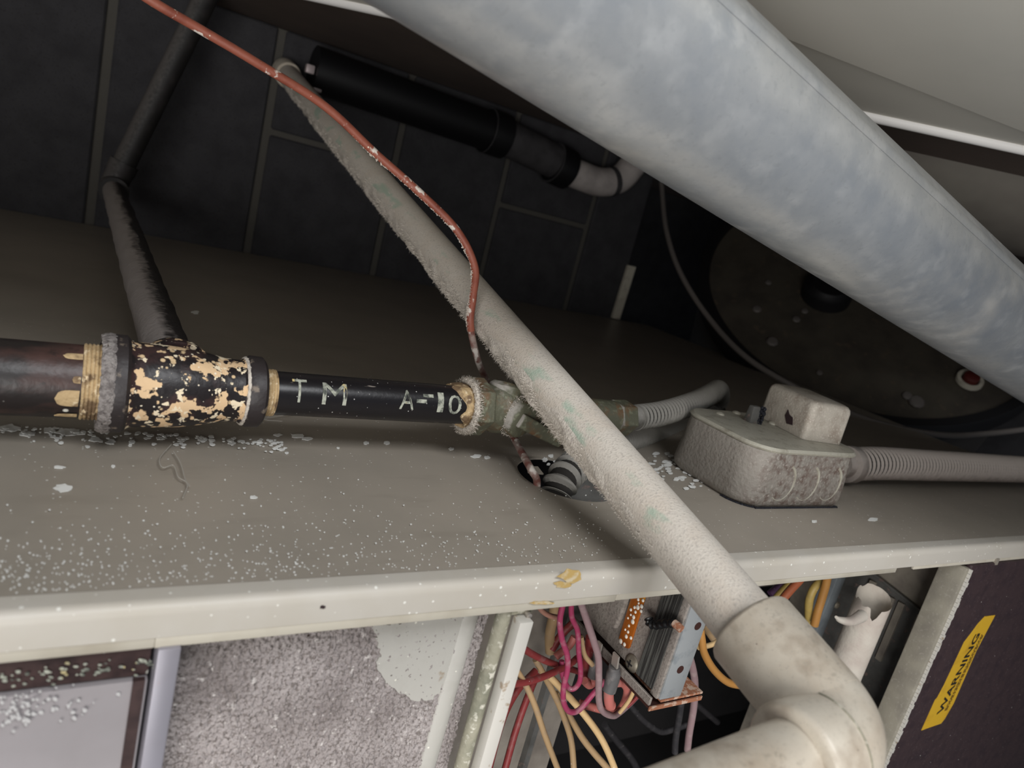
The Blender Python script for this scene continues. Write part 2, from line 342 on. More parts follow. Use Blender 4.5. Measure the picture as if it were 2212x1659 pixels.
def obj(name, mb, material, parent=None, smooth=True, bevel=None, kind=None, label=None):
    vs = mb.v
    if parent is None:
        lo = [min(v[i] for v in vs) for i in range(3)]; hi = [max(v[i] for v in vs) for i in range(3)]
        org = Vector(((lo[0] + hi[0]) / 2, (lo[1] + hi[1]) / 2, lo[2]))
    else: org = origin_of(parent)
    me = bpy.data.meshes.new(name)
    me.from_pydata([v - org for v in vs], [], mb.f)
    bm = bmesh.new(); bm.from_mesh(me); bmesh.ops.recalc_face_normals(bm, faces=bm.faces)
    if bevel:
        ed = [e for e in bm.edges if len(e.link_faces) == 2 and e.calc_face_angle(0) > 0.6]
        bmesh.ops.bevel(bm, geom=ed, offset=bevel[0], segments=bevel[1], profile=0.5, affect='EDGES', clamp_overlap=True)
    if smooth:
        for f in bm.faces: f.smooth = True
        for e in bm.edges:
            if len(e.link_faces) == 2 and e.calc_face_angle(0) > 0.7: e.smooth = False
    bm.to_mesh(me); bm.free()
    me.materials.append(material)
    o = bpy.data.objects.new(name, me); COL.objects.link(o)
    if parent is None: o.location = org
    else: o.parent = parent
    if kind: o['kind'] = kind
    if label: o['label'] = label
    return o

def tag(o, label, cat, group=None):
    o['label'] = label; o['category'] = cat
    if group: o['group'] = group
    return o

def thing(name, loc, label, cat, group=None):
    o = bpy.data.objects.new(name, None); COL.objects.link(o)
    o.location = loc; o.empty_display_size = 0.01
    return tag(o, label, cat, group)

def struct(name, mb, material, **k):
    return obj(name, mb, material, kind='structure', **k)

def text_mesh(body, size, origin, xdir, ydir, thick, off=0.0):
    """lettering as flat mesh on a surface: xdir reading direction, ydir letter up"""
    cu = bpy.data.curves.new('lettering', 'FONT'); cu.body = body; cu.size = size; cu.align_x = 'LEFT'; cu.resolution_u = 3
    cu.extrude = thick; cu.offset = off
    o = bpy.data.objects.new('lettering', cu); COL.objects.link(o)
    dg = bpy.context.evaluated_depsgraph_get()
    me = bpy.data.meshes.new_from_object(o.evaluated_get(dg))
    mb = MB(); vs = [v.co.copy() for v in me.vertices]
    mb.v = [(v.x, v.y, v.z) for v in vs]; fs = [tuple(p.vertices) for p in me.polygons]
    bpy.data.objects.remove(o); bpy.data.curves.remove(cu); bpy.data.meshes.remove(me)
    return mb.v, fs

# ------------------------------------------------------------------ the room
YW = 0.843
# back wall: block courses with joints at these x, head joints staggered
wb = MB(); wb.box((-0.60, YW + 0.006, -0.45), (0.888, YW + 0.19, 0.299))
wall_back = struct('wall_back', wb, M['mortar'], smooth=False)
joints = [-0.56, -0.368, -0.176, 0.016, 0.209, 0.397, 0.584, 0.772, 0.888]
J = 0.0055
for i in range(len(joints) - 1):
    x0, x1 = joints[i] + J, joints[i + 1] - J
    if i == len(joints) - 2: x1 = 0.888
    zc = 0.168 if i % 2 == 0 else -0.04
    if i == 6: zc = 0.152
    if i == 2: zc = 0.30
    cuts = [-0.35] + [z for z in (zc - 0.4, zc, zc + 0.4) if -0.35 < z < 0.285] + [0.299]
    for a, b in zip(cuts[:-1], cuts[1:]):
        mb = MB(); mb.box((x0, YW - random.uniform(0, 0.0015), a + (J * 0.7 if a > -0.35 else 0)), (x1, YW + 0.02, b - (J * 0.7 if b < 0.299 else 0)))
        obj('block', mb, M['block'], wall_back, smooth=False, bevel=(0.0025, 1))
mb = MB(); mb.box((0.888, 1.33, -1.0), (1.75, 1.37, 0.299)); struct('wall_recess', mb, M['block'], smooth=False)
mb = MB(); mb.box((-0.64, -0.2, -0.45), (-0.60, 1.03, 0.299)); struct('wall_left', mb, M['block'], smooth=False)  # unseen wall, added to keep light out on the left
mb = MB(); mb.box((1.75, -0.6, -1.0), (1.79, 1.37, 0.299)); struct('wall_right', mb, M['block'], smooth=False)
mb = MB(); mb.box((-0.64, 0.02, 0.3000), (1.79, 1.37, 0.345)); struct('ceiling', mb, M['dark_ceiling'], smooth=False)

# cream board under the ceiling: its free edge runs diagonally
ZC = 0.292
e0 = on_z(720, -2, ZC); e1 = on_z(2212, 318, ZC)
ed = (e1 - e0).normalized()
a0 = e0 - ed * 0.45; a1 = e1 + ed * 0.50
nrm = Vector((-ed.y, ed.x, 0));  nrm = nrm if nrm.y < 0 else -nrm
poly = [a0, a1, a1 + nrm * 0.36, a0 + nrm * 0.36]
board = thing('ceiling_board', (e0 + e1) / 2, 'cream painted board overhead with a white beaded free edge', 'board')
c0 = on_z(1600, 22, ZC); c1 = on_z(2212, 266, ZC); cd = (c1 - c0).normalized()
q0 = c0 - cd * 0.5; q1 = c1 + cd * 0.35
obj('board_sheet', MB().prism(poly, (0, 0, 0.0078)), M['cream'], board, smooth=False)
cn = Vector((-cd.y, cd.x, 0)); cn = cn if cn.y < 0 else -cn
obj('overlapping_sheet', MB().prism([q0 - Vector((0, 0, 0.006)), q1 - Vector((0, 0, 0.006)), q1 + cn * 0.22 - Vector((0, 0, 0.006)), q0 + cn * 0.22 - Vector((0, 0, 0.006))], (0, 0, 0.006)), M['cream'], board, smooth=False, bevel=(0.002, 2))
obj('edge_bead', MB().sweep([a0 - Vector((0, 0, 0.001)), a1 - Vector((0, 0, 0.001))], 0.0050, 16), M['bead'], board)

# curved grey surface added to give the ceiling its lit gradient at the right
gd0 = on_z(1700, 250, 0.285); gd1 = on_z(2212, 400, 0.285)
gdir = Vector((ed.x, ed.y, 0))
base_pt = Vector((0.80, 0.16, 0.0))
mb = MB(); R_ = 0.16; arc = []
cen = Vector((0.83, 0.30, 0.40)); nn = Vector((-nrm.x, -nrm.y, 0))
for s_ in (-0.12, 0.62):
    for k in range(25):
        a = math.radians(180 + 180 * k / 24)
        arc.append(cen + gdir * s_ + nn * (R_ * math.cos(a)) + Vector((0, 0, 1)) * (R_ * math.sin(a)))
mb.add(arc, [(k, k + 1, 26 + k, 25 + k) for k in range(24)] + [tuple(range(25)), tuple(range(49, 24, -1))] + [(0, 25, 49, 24)])
tag(obj('round_duct', mb, M['greyduct']), 'dull grey rounded duct under the ceiling behind the galvanised pipe', 'duct')

# ------------------------------------------------------------------ furnace cabinet
XL, XR = -0.42, 0.975
fur = thing('furnace_cabinet', (0.3, 0.3, -0.45), 'taupe sheet metal furnace cabinet with pale front flange and open compartment', 'furnace')
HC = Vector((0.2635, 0.1010, 0)); HR = 0.0310
def holed_panel():
    mb = MB(); n = 48; S = 0.05
    ring = [HC + Vector((HR * math.cos(2 * math.pi * k / n), HR * math.sin(2 * math.pi * k / n), 0)) for k in range(n)]
    sq = []
    for k in range(n):
        a = 2 * math.pi * k / n; c, s = math.cos(a), math.sin(a); q = S / max(abs(c), abs(s)); sq.append(HC + Vector((c * q, s * q, 0)))
    low = [p + Vector((0, 0, -0.0012)) for p in ring]
    mb.add(ring + sq + low, [(k, (k + 1) % n, n + (k + 1) % n, n + k) for k in range(n)] + [(k, 2 * n + k, 2 * n + (k + 1) % n, (k + 1) % n) for k in range(n)])
    xs = [XL, HC.x - S, HC.x + S, XR]; ys = [0.0099, HC.y - S, HC.y + S, 0.49]
    for i in range(3):
        for j in range(3):
            if i == 1 and j == 1: continue
            mb.add([(xs[i], ys[j], 0), (xs[i + 1], ys[j], 0), (xs[i + 1], ys[j + 1], 0), (xs[i], ys[j + 1], 0)], [(0, 1, 2, 3)])
    return mb
pan = obj('top_panel', holed_panel(), M['panel'], fur, smooth=False)
mb = MB(); mb.box((XL, 0.489, -0.02), (XR, YW - 0.004, -0.0003)); obj('rear_panel', mb, M['panel'], fur, smooth=False)
# front flange: rounded fold, face, return lip (an L-shaped rolled section)
sec = [(0.010, 0.0), (0.004, 0.0)]
for k in range(1, 7):
    a = math.radians(90 + 90 * k / 6); sec.append((0.004 + 0.004 * math.cos(a), -0.004 + 0.004 * math.sin(a)))
sec += [(0.0, -0.0122), (0.0018, -0.0122), (0.0018, -0.0040), (0.010, -0.0012)]
mb = MB(); n = len(sec); mb.add([(XL, y, z) for y, z in sec] + [(XR, y, z) for y, z in sec], [(i, (i + 1) % n, n + (i + 1) % n, n + i) for i in range(n)])
fl = obj('front_flange', mb, M['flange'], fur)
for i, (xa, xb, zb) in enumerate(((XL, 0.0335, -0.0162), (0.0335, 0.2275, -0.0164), (0.2275, 0.466, -0.0158), (0.487, XR, -0.0150))):
    mb = MB(); mb.box((xa, 0.0004, zb), (xb, 0.0022, -0.0118)); obj('flange_lip', mb, M['flange_lip'], fl, bevel=(0.0004, 2))
# tan patches where the paint wore off
def blob(cx, cy, rx, ry, place, n=14, seed=0, th=0.0003, nrm=(0, 0, 1)):
    rnd = random.Random(seed); mb = MB(); pts = []
    for k in range(n):
        a = 2 * math.pi * k / n; q = rnd.uniform(0.65, 1.15)
        pts.append(place(cx + rx * q * math.cos(a), cy + ry * q * math.sin(a)))
    return mb.prism(pts, Vector(nrm) * th)
def merge(dst, src): dst.add(src.v, src.f)
tanb = MB()
merge(tanb, blob(1232, 1245, 28, 16, lambda x, y: on_y(x, y, -0.0001), seed=3, nrm=(0, -1, 0)))
merge(tanb, blob(1215, 1262, 20, 7, lambda x, y: on_y(x, y, -0.0001), seed=5, nrm=(0, -1, 0)))
merge(tanb, blob(1170, 1302, 26, 4, lambda x, y: on_y(x, y, -0.0001), seed=6, nrm=(0, -1, 0)))
obj('worn_patch', tanb, M['rust'], fl, smooth=False, kind='stuff')
mb = blob(697, 1311, 6, 4, lambda x, y: on_y(x, y, -0.0001), seed=8, nrm=(0, -1, 0)); obj('paint_chip', mb, M['brown'], fl, smooth=False)
# white paint splashes on the panel
spl = MB(); rnd = random.Random(11)
big = [(135, 1055, 22, 9), (128, 1010, 13, 4), (548, 1075, 8, 4), (422, 675, 9, 4), (20, 925, 24, 8), (60, 938, 18, 6), (150, 935, 34, 8), (105, 930, 14, 7), (205, 950, 14, 5), (240, 955, 9, 6),
       (285, 955, 8, 5), (345, 947, 9, 4), (395, 950, 12, 4), (440, 950, 12, 4), (500, 957, 9, 4), (600, 940, 9, 3), (585, 953, 6, 3), (645, 942, 16, 5), (663, 948, 12, 4), (790, 957, 7, 4), (835, 957, 7, 4), (975, 970, 6, 3), (1028, 986, 12, 4), (1052, 989, 7, 4),
       (1177, 993, 7, 5), (1190, 985, 6, 4), (1200, 998, 5, 4), (1185, 1003, 5, 3), (1758, 1127, 7, 3), (1886, 1122, 12, 4), (245, 1008, 5, 3), (730, 968, 4, 2)]
for x, y, rx, ry in big:
    merge(spl, blob(x, y, rx, ry, lambda a, b: on_z(a, b, 0.0002), seed=int(x), th=0.00025))
for k in range(150):
    x = rnd.uniform(0, 620); y = 918 + x * 0.055 + abs(rnd.gauss(0, 14)); r = rnd.uniform(2, 5.5)
    merge(spl, blob(x, y, r * 1.3, r * 0.6, lambda a, b, k=k: on_z(a, b, 0.0002 + 0.000004 * k), n=8, seed=k, th=0.0002))
for k in range(680):
    x = rnd.uniform(0, 1) ** 1.25 * 1300; y = 1285 - x * 0.06 - abs(rnd.gauss(0, 75)); r = rnd.uniform(0.9, 2.5) * (1.15 - x / 2600)
    merge(spl, blob(x, y, r * 1.2, r * 0.8, lambda a, b, k=k: on_z(a, b, 0.00015 + 0.0000006 * k), n=6, seed=k + 900, th=0.0002))
for k in range(90):
    x = rnd.uniform(1380, 1520); y = rnd.uniform(970, 1060); r = rnd.uniform(2, 6)
    merge(spl, blob(x, y, r * 1.6, r * 0.7, lambda a, b, k=k: on_z(a, b, 0.0002 + 0.000006 * k), n=7, seed=k + 2900, th=0.0002))
obj('paint_splashes', spl, M['white_splash'], pan, smooth=False, kind='stuff')
# hole interior
mb = MB(); mb.lathe(HC + Vector((0.017, -0.012, -0.006)), (-0.25, -0.15, 1), [(0, 0.0), (0, 0.020), (0.0012, 0.020), (0.0012, 0.0)], 32, caps=False); obj('knockout_flap', mb, M['steel_dark'], fur)
p = on_z(1140, 1022, 0.0)
mb = MB(); mb.prism([p, p + Vector((0.010, -0.002, 0)), p + Vector((0.009, 0.004, 0.002)), p + Vector((0.001, 0.004, 0.002))], (0, 0, 0.0008)); obj('knockout_tab', mb, M['panel'], fur, smooth=False)

# cabinet below the flange (front face is the plane y = 0)
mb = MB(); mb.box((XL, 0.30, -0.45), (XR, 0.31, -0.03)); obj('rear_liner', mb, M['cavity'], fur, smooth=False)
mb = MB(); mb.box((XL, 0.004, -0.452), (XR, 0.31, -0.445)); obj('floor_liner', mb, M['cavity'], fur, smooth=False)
# left door: brown top strip, lilac sheet, pale bar
mb = MB(); mb.box((XL, 0.004, -0.0290), (0.0335, 0.009, -0.0150)); bts = obj('brown_top_strip', mb, M['brown_strip'], fur, bevel=(0.0006, 2))
mb = MB(); mb.box((XL, 0.0025, -0.20), (0.0335, 0.008, -0.0296)); lp = obj('lilac_side_sheet', mb, M['lilac'], fur, bevel=(0.0008, 2))
mb = MB(); mb.box((0.0290, 0.0015, -0.20), (0.0325, 0.0035, -0.029)); obj('dark_groove', mb, M['brown_strip'], lp, smooth=False)
fk = MB(); rnd = random.Random(44)
for k in range(80):
    x = abs(rnd.gauss(0, 85)); y = 1515 + rnd.gauss(0, 20) + (20 - x * 0.12); q_ = rnd.uniform(2, 6.5)
    merge(fk, blob(x, y, q_, q_ * 0.9, lambda a, b, k=k: on_y(a, b, 0.0023 - 0.000012 * k), n=8, seed=k + 5000, th=0.0003, nrm=(0, -1, 0)))
obj('paint_flecks', fk, M['fleck'], lp, smooth=False, kind='stuff')
fk = MB()
for k in range(60):
    x = rnd.uniform(0, 335); y = 1462 - x * 0.09 + rnd.gauss(0, 12); q_ = rnd.uniform(2, 6)
    merge(fk, blob(x, y, q_ * 1.3, q_ * 0.7, lambda a, b, k=k: on_y(a, b, 0.0038 - 0.000012 * k), n=7, seed=k + 6000, th=0.0002, nrm=(0, -1, 0)))
obj('strip_flecks', fk, M['letter'], bts, smooth=False, kind='stuff')
mb = MB(); mb.box((0.0345, -0.0012, -0.20), (0.0415, 0.016, -0.0160)); obj('pale_edge_bar', mb, M['bar'], fur, bevel=(0.0008, 2))
# insulation-lined panel with a rough dusty face
def rough_sheet(x0, x1, z0, z1, y, nx, nz, amp, sc, slope=0.0):
    mb = MB(); vs = []
    for j in range(nz + 1):
        for i in range(nx + 1):
            x = x0 + (x1 - x0) * i / nx; z = z0 + (z1 - z0) * j / nz
            h = noise.fractal(Vector((x * sc, z * sc, 3.1)), 0.6, 2.2, 5) * amp
            vs.append((x, y - h + slope * (x - x0), z))
    f = [(j * (nx + 1) + i, j * (nx + 1) + i + 1, (j + 1) * (nx + 1) + i + 1, (j + 1) * (nx + 1) + i) for j in range(nz) for i in range(nx)]
    return mb.add(vs, f)
obj('lint_covered_liner', rough_sheet(0.0425, 0.170, -0.22, -0.010, 0.016, 300, 480, 0.0010, 520), M['wool'], fur)
# clean patch in the lint near the top right
cpx = [(806, 1352), (900, 1340), (1012, 1322), (1000, 1365), (985, 1410), (965, 1455), (945, 1500), (905, 1515), (870, 1500), (838, 1478), (815, 1440), (822, 1405), (812, 1375)]
cl = [Vector((a, b, 0)) for a, b in cpx]; cl = spline(cl + [cl[0]], 8)[:-1]
cp = [on_y(p.x + 7 * noise.noise(p * 0.09) + 4 * noise.noise(p * 0.4), p.y + 7 * noise.noise(p * 0.09 + Vector((5, 5, 5))) + 4 * noise.noise(p * 0.37), 0.0154) for p in cl]
obj('bare_patch', MB().prism(cp, (0, 0.004, 0)), M['bare'], fur, smooth=False)
z0, z1 = -0.22, -0.014
mb = MB(); mb.prism([(0.1565, 0.0155, z1), (0.161, 0.0142, z1), (0.1655, 0.0155, z1), (0.1655, 0.02, z1), (0.1565, 0.02, z1)], (-0.004, 0, z0 - z1)); obj('liner_ridge', mb, M['bare'], fur, bevel=(0.001, 2))
mb = MB(); mb.sweep([(0.1705, 0.006, z1), (0.1705, 0.006, z0)], 0.0034, 14); obj('dull_bead', mb, M['bead_green'], fur)
mb = MB(); mb.box((0.1742, -0.0022, z0), (0.1812, 0.004, -0.0205)); st = obj('cream_edge_strip', mb, M['strip'], fur, bevel=(0.0005, 2))
mb = MB(); mb.sweep([(0.1806, 0.001, -0.0200), (0.1806, 0.010, -0.0188)], 0.0014, 12); obj('rolled_tip', mb, M['lug'], st)
mb = MB(); mb.box((0.170, 0.0035, -0.0205), (0.184, 0.009, -0.014)); obj('corner_gusset', mb, M['bead_green'], fur, bevel=(0.0008, 2))
# back of the wiring compartment
mb = MB(); mb.box((0.182, 0.085, -0.45), (0.303, 0.090, -0.012)); obj('compartment_back', mb, M['liner_panel'], fur, smooth=False)
mb = MB(); mb.box((0.277, 0.080, -0.45), (0.281, 0.0855, -0.012)); obj('compartment_rib', mb, M['steel_dark'], fur, smooth=False)

# burner-side plate seen through the opening on the right, with fins
XS = 0.575
# a plate facing the opening (plane x = const) running front to back
xp = 0.60
rt = on_x(1990, 1318, xp); rb = on_x(1868, 1222, xp)
mb = MB(); mb.box((xp, -0.001, -0.30), (xp + 0.004, 0.14, -0.012)); obj('bright_side_plate', mb, M['fin'], fur, smooth=False)
top0 = rt + Vector((-0.0025, 0, 0)); top1 = rb + Vector((-0.0025, 0, 0)); dd = (top1 - top0)
top0 = top0 - dd * 0.1; top1 = top1 + dd * 0.5
mb = MB(); mb.sweep([top0, top1], 0.0016, 8); obj('plate_rail', mb, M['steel_dark'], fur)
mb = MB(); mb.prism([top0 + Vector((0.0015, 0, 0)), top1 + Vector((0.0015, 0, 0)), Vector((xp - 0.001, top1.y, -0.3)), Vector((xp - 0.001, top0.y, -0.3))], (0.002, 0, 0)); obj('dark_side_plate', mb, M['steel_dark'], fur, smooth=False)
for k, (px, py, l) in enumerate(((1887, 1255, 0.020), (1908, 1276, 0.022), (1927, 1290, 0.03), (1949, 1302, 0.055), (1990, 1330, 0.03), (2003, 1338, 0.02))):
    q = on_x(px, py, xp - 0.002)
    mb = MB(); mb.box((xp - 0.0035, q.y - 0.0028, q.z - l), (xp - 0.0005, q.y + 0.0028, q.z)); obj('fin', mb, M['fin'], fur, bevel=(0.0005, 1))
# post left of the fins
q = on_y(1822, 1240, 0.07); q2 = on_y(1763, 1400, 0.07)
mb = MB(); mb.box((q.x - 0.006, 0.07, -0.25), (q.x + 0.006, 0.082, -0.012)); po = obj('blue_grey_post', mb, M['blue_grey'], fur, bevel=(0.0008, 2))
s_ = on_y(1808, 1307, 0.069); mb = MB(); mb.lathe(s_, (0, -1, 0), [(0, 0.003), (0.0012, 0.0026), (0.002, 0.001)], 14); obj('screw', mb, M['screw'], po)
# backing behind the short wires between flange and elbow
mb = MB(); mb.box((0.44, 0.16, -0.135), (0.62, 0.165, -0.012)); obj('rear_speckled_liner', mb, M['module'], fur, smooth=False)

# brown door with the warning label
door = thing('furnace_door', (0.72, 0.0, -0.45), 'dark brown furnace door with worn pale edge and yellow warning label', 'door')
XD = 0.566
mb = MB(); mb.box((XD, -0.0010, -0.45), (XR, 0.004, -0.0155)); obj('door_sheet', mb, M['brown'], door, bevel=(0.0015, 2))
mb = MB(); mb.box((XD - 0.0035, 0.0002, -0.45), (XD + 0.0012, 0.0185, -0.0185)); eg = obj('door_edge', mb, M['door_edge'], door, bevel=(0.0012, 2), label='worn pale taupe door edge')
mb = MB(); rnd = random.Random(4)
for k in range(120):
    z = -0.019 - k * 0.0034; mb.box((XD - 0.0004, -0.0016 - rnd.uniform(0, 0.0006), z - 0.0036), (XD + 0.0014 + rnd.uniform(-0.0006, 0.0010), 0.0006, z))
obj('worn_edge', mb, M['strip'], door, smooth=False)
YD = -0.0014
lpx = [(1991, 1578), (2007, 1572), (2033, 1563), (2041, 1553), (2060, 1520), (2110, 1405), (2116, 1394), (2120, 1386), (2150, 1329), (2128, 1332), (2113, 1348), (2100, 1366), (2083, 1388), (2040, 1480), (2025, 1508), (2021, 1512), (2019, 1516)]
lab = obj('warning_label', MB().prism([on_y(x, y, YD) for x, y in lpx], (0, 0.0004, 0)), M['yellow'], door, smooth=False, label='torn yellow warning label')
# lettering WARNING reads upward
wv, wf = text_mesh('WARNING', 1.0, None, None, None, 0.0, 0.018)
xs = [v[0] for v in wv]; ys = [v[1] for v in wv]; wx0, wx1, wy1 = min(xs), max(xs), max(ys)
b0 = on_y(2034, 1541, YD - 0.0003); b1 = on_y(2118, 1368, YD - 0.0003); t0 = on_y(2013, 1543, YD - 0.0003)
bx = b1 - b0; by = Vector((-1, 0, 0)) * 0.0080
mb = MB(); mb.add([b0 + bx * ((v[0] - wx0) / (wx1 - wx0)) + by * (v[1] / wy1) for v in wv], wf); obj('warning_lettering', mb, M['ink'], lab, smooth=False)
fp = MB(); rnd = random.Random(9)
for col in range(3):
    s = 0.02
    while s < 0.97:
        l = rnd.uniform(0.02, 0.07); o_ = b0 + bx * s - by * (0.42 + col * 0.20)
        q = bx * min(l, 0.98 - s); fp.add([o_, o_ + q, o_ + q - by * 0.10, o_ - by * 0.10], [(0, 1, 2, 3)]); s += l + 0.012
obj('fine_print', fp, M['ink_soft'], lab, smooth=False, kind='stuff')

# ------------------------------------------------------------------ control module on its bracket (plane x = const facing left)
XM = 0.2835; YF = 0.0042; ZB = -0.0806
mod = thing('control_module', (0.30, 0.05, ZB - 0.004), 'dust covered control module on a zinc bracket inside the furnace', 'control module')
mb = MB(); mb.box((XM, YF + 0.002, ZB), (XM + 0.003, 0.078, -0.012)); obj('side_plate', mb, M['module'], mod, bevel=(0.0004, 1))
mb = MB(); mb.box((XM - 0.0052, YF - 0.001, ZB - 0.0055), (XM - 0.0036, 0.080, ZB - 0.0005)); obj('lower_lip', mb, M['module'], mod, bevel=(0.0003, 1))
mb = MB(); mb.box((XM - 0.0050, YF - 0.002, ZB - 0.0070), (XM + 0.034, 0.078, ZB - 0.0052)); obj('base_board', mb, M['maroon'], mod, smooth=False)
mb = MB(); mb.box((XM - 0.0054, YF - 0.0026, ZB - 0.0075), (XM + 0.0345, YF - 0.0018, ZB - 0.0050)); obj('copper_edge', mb, M['copper_edge'], mod, smooth=False)
mb = MB(); mb.box((XM + 0.002, YF - 0.0022, ZB - 0.0035), (XM + 0.034, YF + 0.03, ZB - 0.0022)); obj('copper_layer', mb, M['copper_edge'], mod, smooth=False)
# black ribbed strip on the left face, its end open
yA, yB = YF + 0.003, YF + 0.0165
mb = MB()
nr = 11
for k in range(nr):
    ya = yA + (yB - yA) * k / nr; mb.box((XM - 0.0016 - (0.00012 if k % 2 else 0), ya, ZB + 0.001), (XM + 0.001, ya + (yB - yA) / nr, -0.014))
obj('ribbed_strip', mb, M['black_strip'], mod, smooth=False)
mb = MB(); mb.box((XM + 0.0005, yA - 0.002, ZB - 0.001), (XM + 0.010, yB, ZB + 0.0012)); obj('strip_end', mb, M['maroon'], mod, smooth=False)
# zinc bar, an angle section with holes
mb = MB(); mb.box((XM - 0.001, YF - 0.001, ZB - 0.002), (XM + 0.0012, YF + 0.0045, -0.013)); obj('bar_web', mb, M['module'], mod, bevel=(0.0005, 2))
mb = MB(); mb.box((XM + 0.0005, YF - 0.0022, ZB - 0.002), (XM + 0.0165, YF - 0.0002, -0.013)); zb = obj('zinc_bar', mb, M['galv_bar'], mod, bevel=(0.0006, 2))
for (px, py) in ((1508, 1353), (1470, 1447)):
    h = on_y(px, py, YF - 0.0025); mb = MB(); mb.lathe(h, (0, 1, 0), [(0, 0.0012), (0, 0.0023), (0.0008, 0.0023), (0.0008, 0.0005)], 16); obj('bar_hole_rim', mb, M['maroon'], zb)
# amber strip with white paint drops on the plate
ay0, ay1 = on_x(1390, 1300, XM - 0.001).y, on_x(1360, 1300, XM - 0.001).y
A0 = on_x(1347, 1388, XM - 0.002); A1 = on_x(1383, 1270, XM - 0.002)
dA = (A1 - A0).normalized(); wA = Vector((0, 1, 0)); wA = (wA - dA * wA.dot(dA)).normalized()
hw = 0.0047; pl = []
for k in range(9):
    a = math.pi * k / 8; pl.append(A0 + wA * (hw * math.cos(a)) - dA * (0.5 * hw * math.sin(a)))
pl += [A1 - wA * hw + dA * 0.02, A1 + wA * hw + dA * 0.02]
am = obj('amber_strip', MB().prism(pl, (0.0018, 0, 0)), M['amber'], mod, bevel=(0.0006, 2))
dr = MB(); rnd = random.Random(21)
for (px, py, r) in ((1340, 1385, 6), (1348, 1392, 5), (1352, 1375, 5), (1362, 1378, 4), (1356, 1365, 4), (1358, 1352, 3.5), (1366, 1343, 6), (1368, 1333, 5), (1370, 1312, 4), (1362, 1317, 4), (1377, 1312, 6), (1385, 1310, 5), (1378, 1295, 4), (1388, 1297, 4), (1356, 1335, 3), (1362, 1328, 3), (1350, 1360, 3), (1372, 1322, 4), (1384, 1320, 4), (1379, 1303, 3)):
    c = on_x(px, py, XM - 0.0022); s = r * 0.00026
    dr.lathe(c + Vector((0.0003, 0, 0)), (-1, 0, 0), [(0, s), (0.0003, s * 0.85), (0.0006, s * 0.3)], 10)
obj('white_drops', dr, M['white_drop'], am, kind='stuff')
# screw head
c = on_x(1365, 1433, XM - 0.0002); mb = MB(); mb.lathe(c, (-1, 0, 0), [(0, 0.0052), (0.0008, 0.0048), (0.0016, 0.003), (0.0018, 0.0)], 24, caps=False); sc = obj('screw', mb, M['screw'], mod)
mb = MB(); mb.box((c.x - 0.0022, c.y - 0.0022, c.z - 0.0004), (c.x - 0.0014, c.y + 0.0022, c.z + 0.0004)); mb.box((c.x - 0.0022, c.y - 0.0004, c.z - 0.0022), (c.x - 0.0014, c.y + 0.0004, c.z + 0.0022)); obj('cross_slot', mb, M['cavity'], sc, smooth=False)
# large terminal cover left of the amber strip
mb = MB(); q = on_x(1262, 1318, XM - 0.004)
mb.prism([on_x(1268, 1296, XM - 0.004), on_x(1326, 1360, XM - 0.004), on_x(1340, 1330, XM - 0.004), on_x(1362, 1262, XM - 0.004), on_x(1262, 1268, XM - 0.004)], (0.004, 0, 0)); obj('terminal_cover', mb, M['module'], mod, bevel=(0.0012, 3))
# black twisted lead with copper end poking through the strip
pts = [on_x(1401, 1336, XM - 0.005), on_x(1405, 1347, XM - 0.0055), on_x(1418, 1350, XM - 0.0055), on_x(1435, 1347, XM - 0.0055), on_x(1456, 1346, XM - 0.005)]
pp = spline(pts, 8)
mb = MB(); mb.sweep(pp, [0.0022 + 0.0004 * math.sin(i * 1.3) for i in range(len(pp))], 12); bl = obj('black_lead', mb, M['black'], mod)
e = pp[-1]; mb = MB(); mb.sweep([e, e + Vector((0.0003, -0.003, 0)), e + Vector((0.0006, -0.0052, -0.0003))], 0.0021, 12); obj('copper_end', mb, M['copper_edge'], bl)

# ------------------------------------------------------------------ wires
def zz(X, Y): return 1040 + X / 3.687, 1240 + Y / 3.687
def wire(pts, y, r, material, label, ends=None, name='wire', group=None):
    """pts in the traced frame; y scalar or (start, end): distance behind the furnace front"""
    n = len(pts); P_ = []
    for i, (a, b) in enumerate(pts):
        yy = y if not isinstance(y, tuple) else y[0] + (y[1] - y[0]) * i / (n - 1)
        P_.append(on_y(a, b, yy))
    pp = spline(P_, 7); o = obj(name, MB().sweep(pp, r, 10), material)
    tag(o, label, 'wire', group); return o
T = lambda l: [zz(a, b) for a, b in l]
wire(T([(655, 215), (625, 370), (642, 520), (682, 640), (685, 760), (655, 900), (655, 1020), (700, 1095), (780, 1080), (900, 940), (985, 850)]), (0.024, 0.030), 0.00155, W['magenta'], 'magenta wire making the longest hanging loop beside the control module')
wire(T([(715, 210), (720, 340), (765, 450), (775, 620), (790, 760), (780, 860), (730, 915), (680, 890), (640, 780), (640, 690)]), (0.030, 0.042), 0.00150, W['magenta'], 'shorter magenta wire hooking back below the flange')
wire(T([(785, 205), (840, 370), (890, 520), (930, 660), (935, 800), (935, 1000), (965, 1090), (1040, 1128), (1090, 1108), (1180, 1030), (1265, 940)]), (0.020, 0.036), 0.00190, W['mauve'], 'dusty mauve wire looping in front of the grey crimp sleeves')
wire(T([(190, 890), (240, 882), (400, 850), (560, 790), (700, 720), (760, 670)]), (0.014, 0.05), 0.00180, W['red'], 'red wire coming out from behind the cream edge strip and rising')
wire(T([(250, 540), (330, 592), (430, 652), (560, 712), (660, 742), (770, 775)]), (0.014, 0.06), 0.00185, W['red'], 'red wire sloping down from the cream edge strip top')
wire(T([(20, 1640), (60, 1545), (130, 1280), (200, 1080), (300, 910), (430, 770)]), (0.030, 0.060), 0.00200, W['red'], 'long red wire running down close beside the cream edge strip')
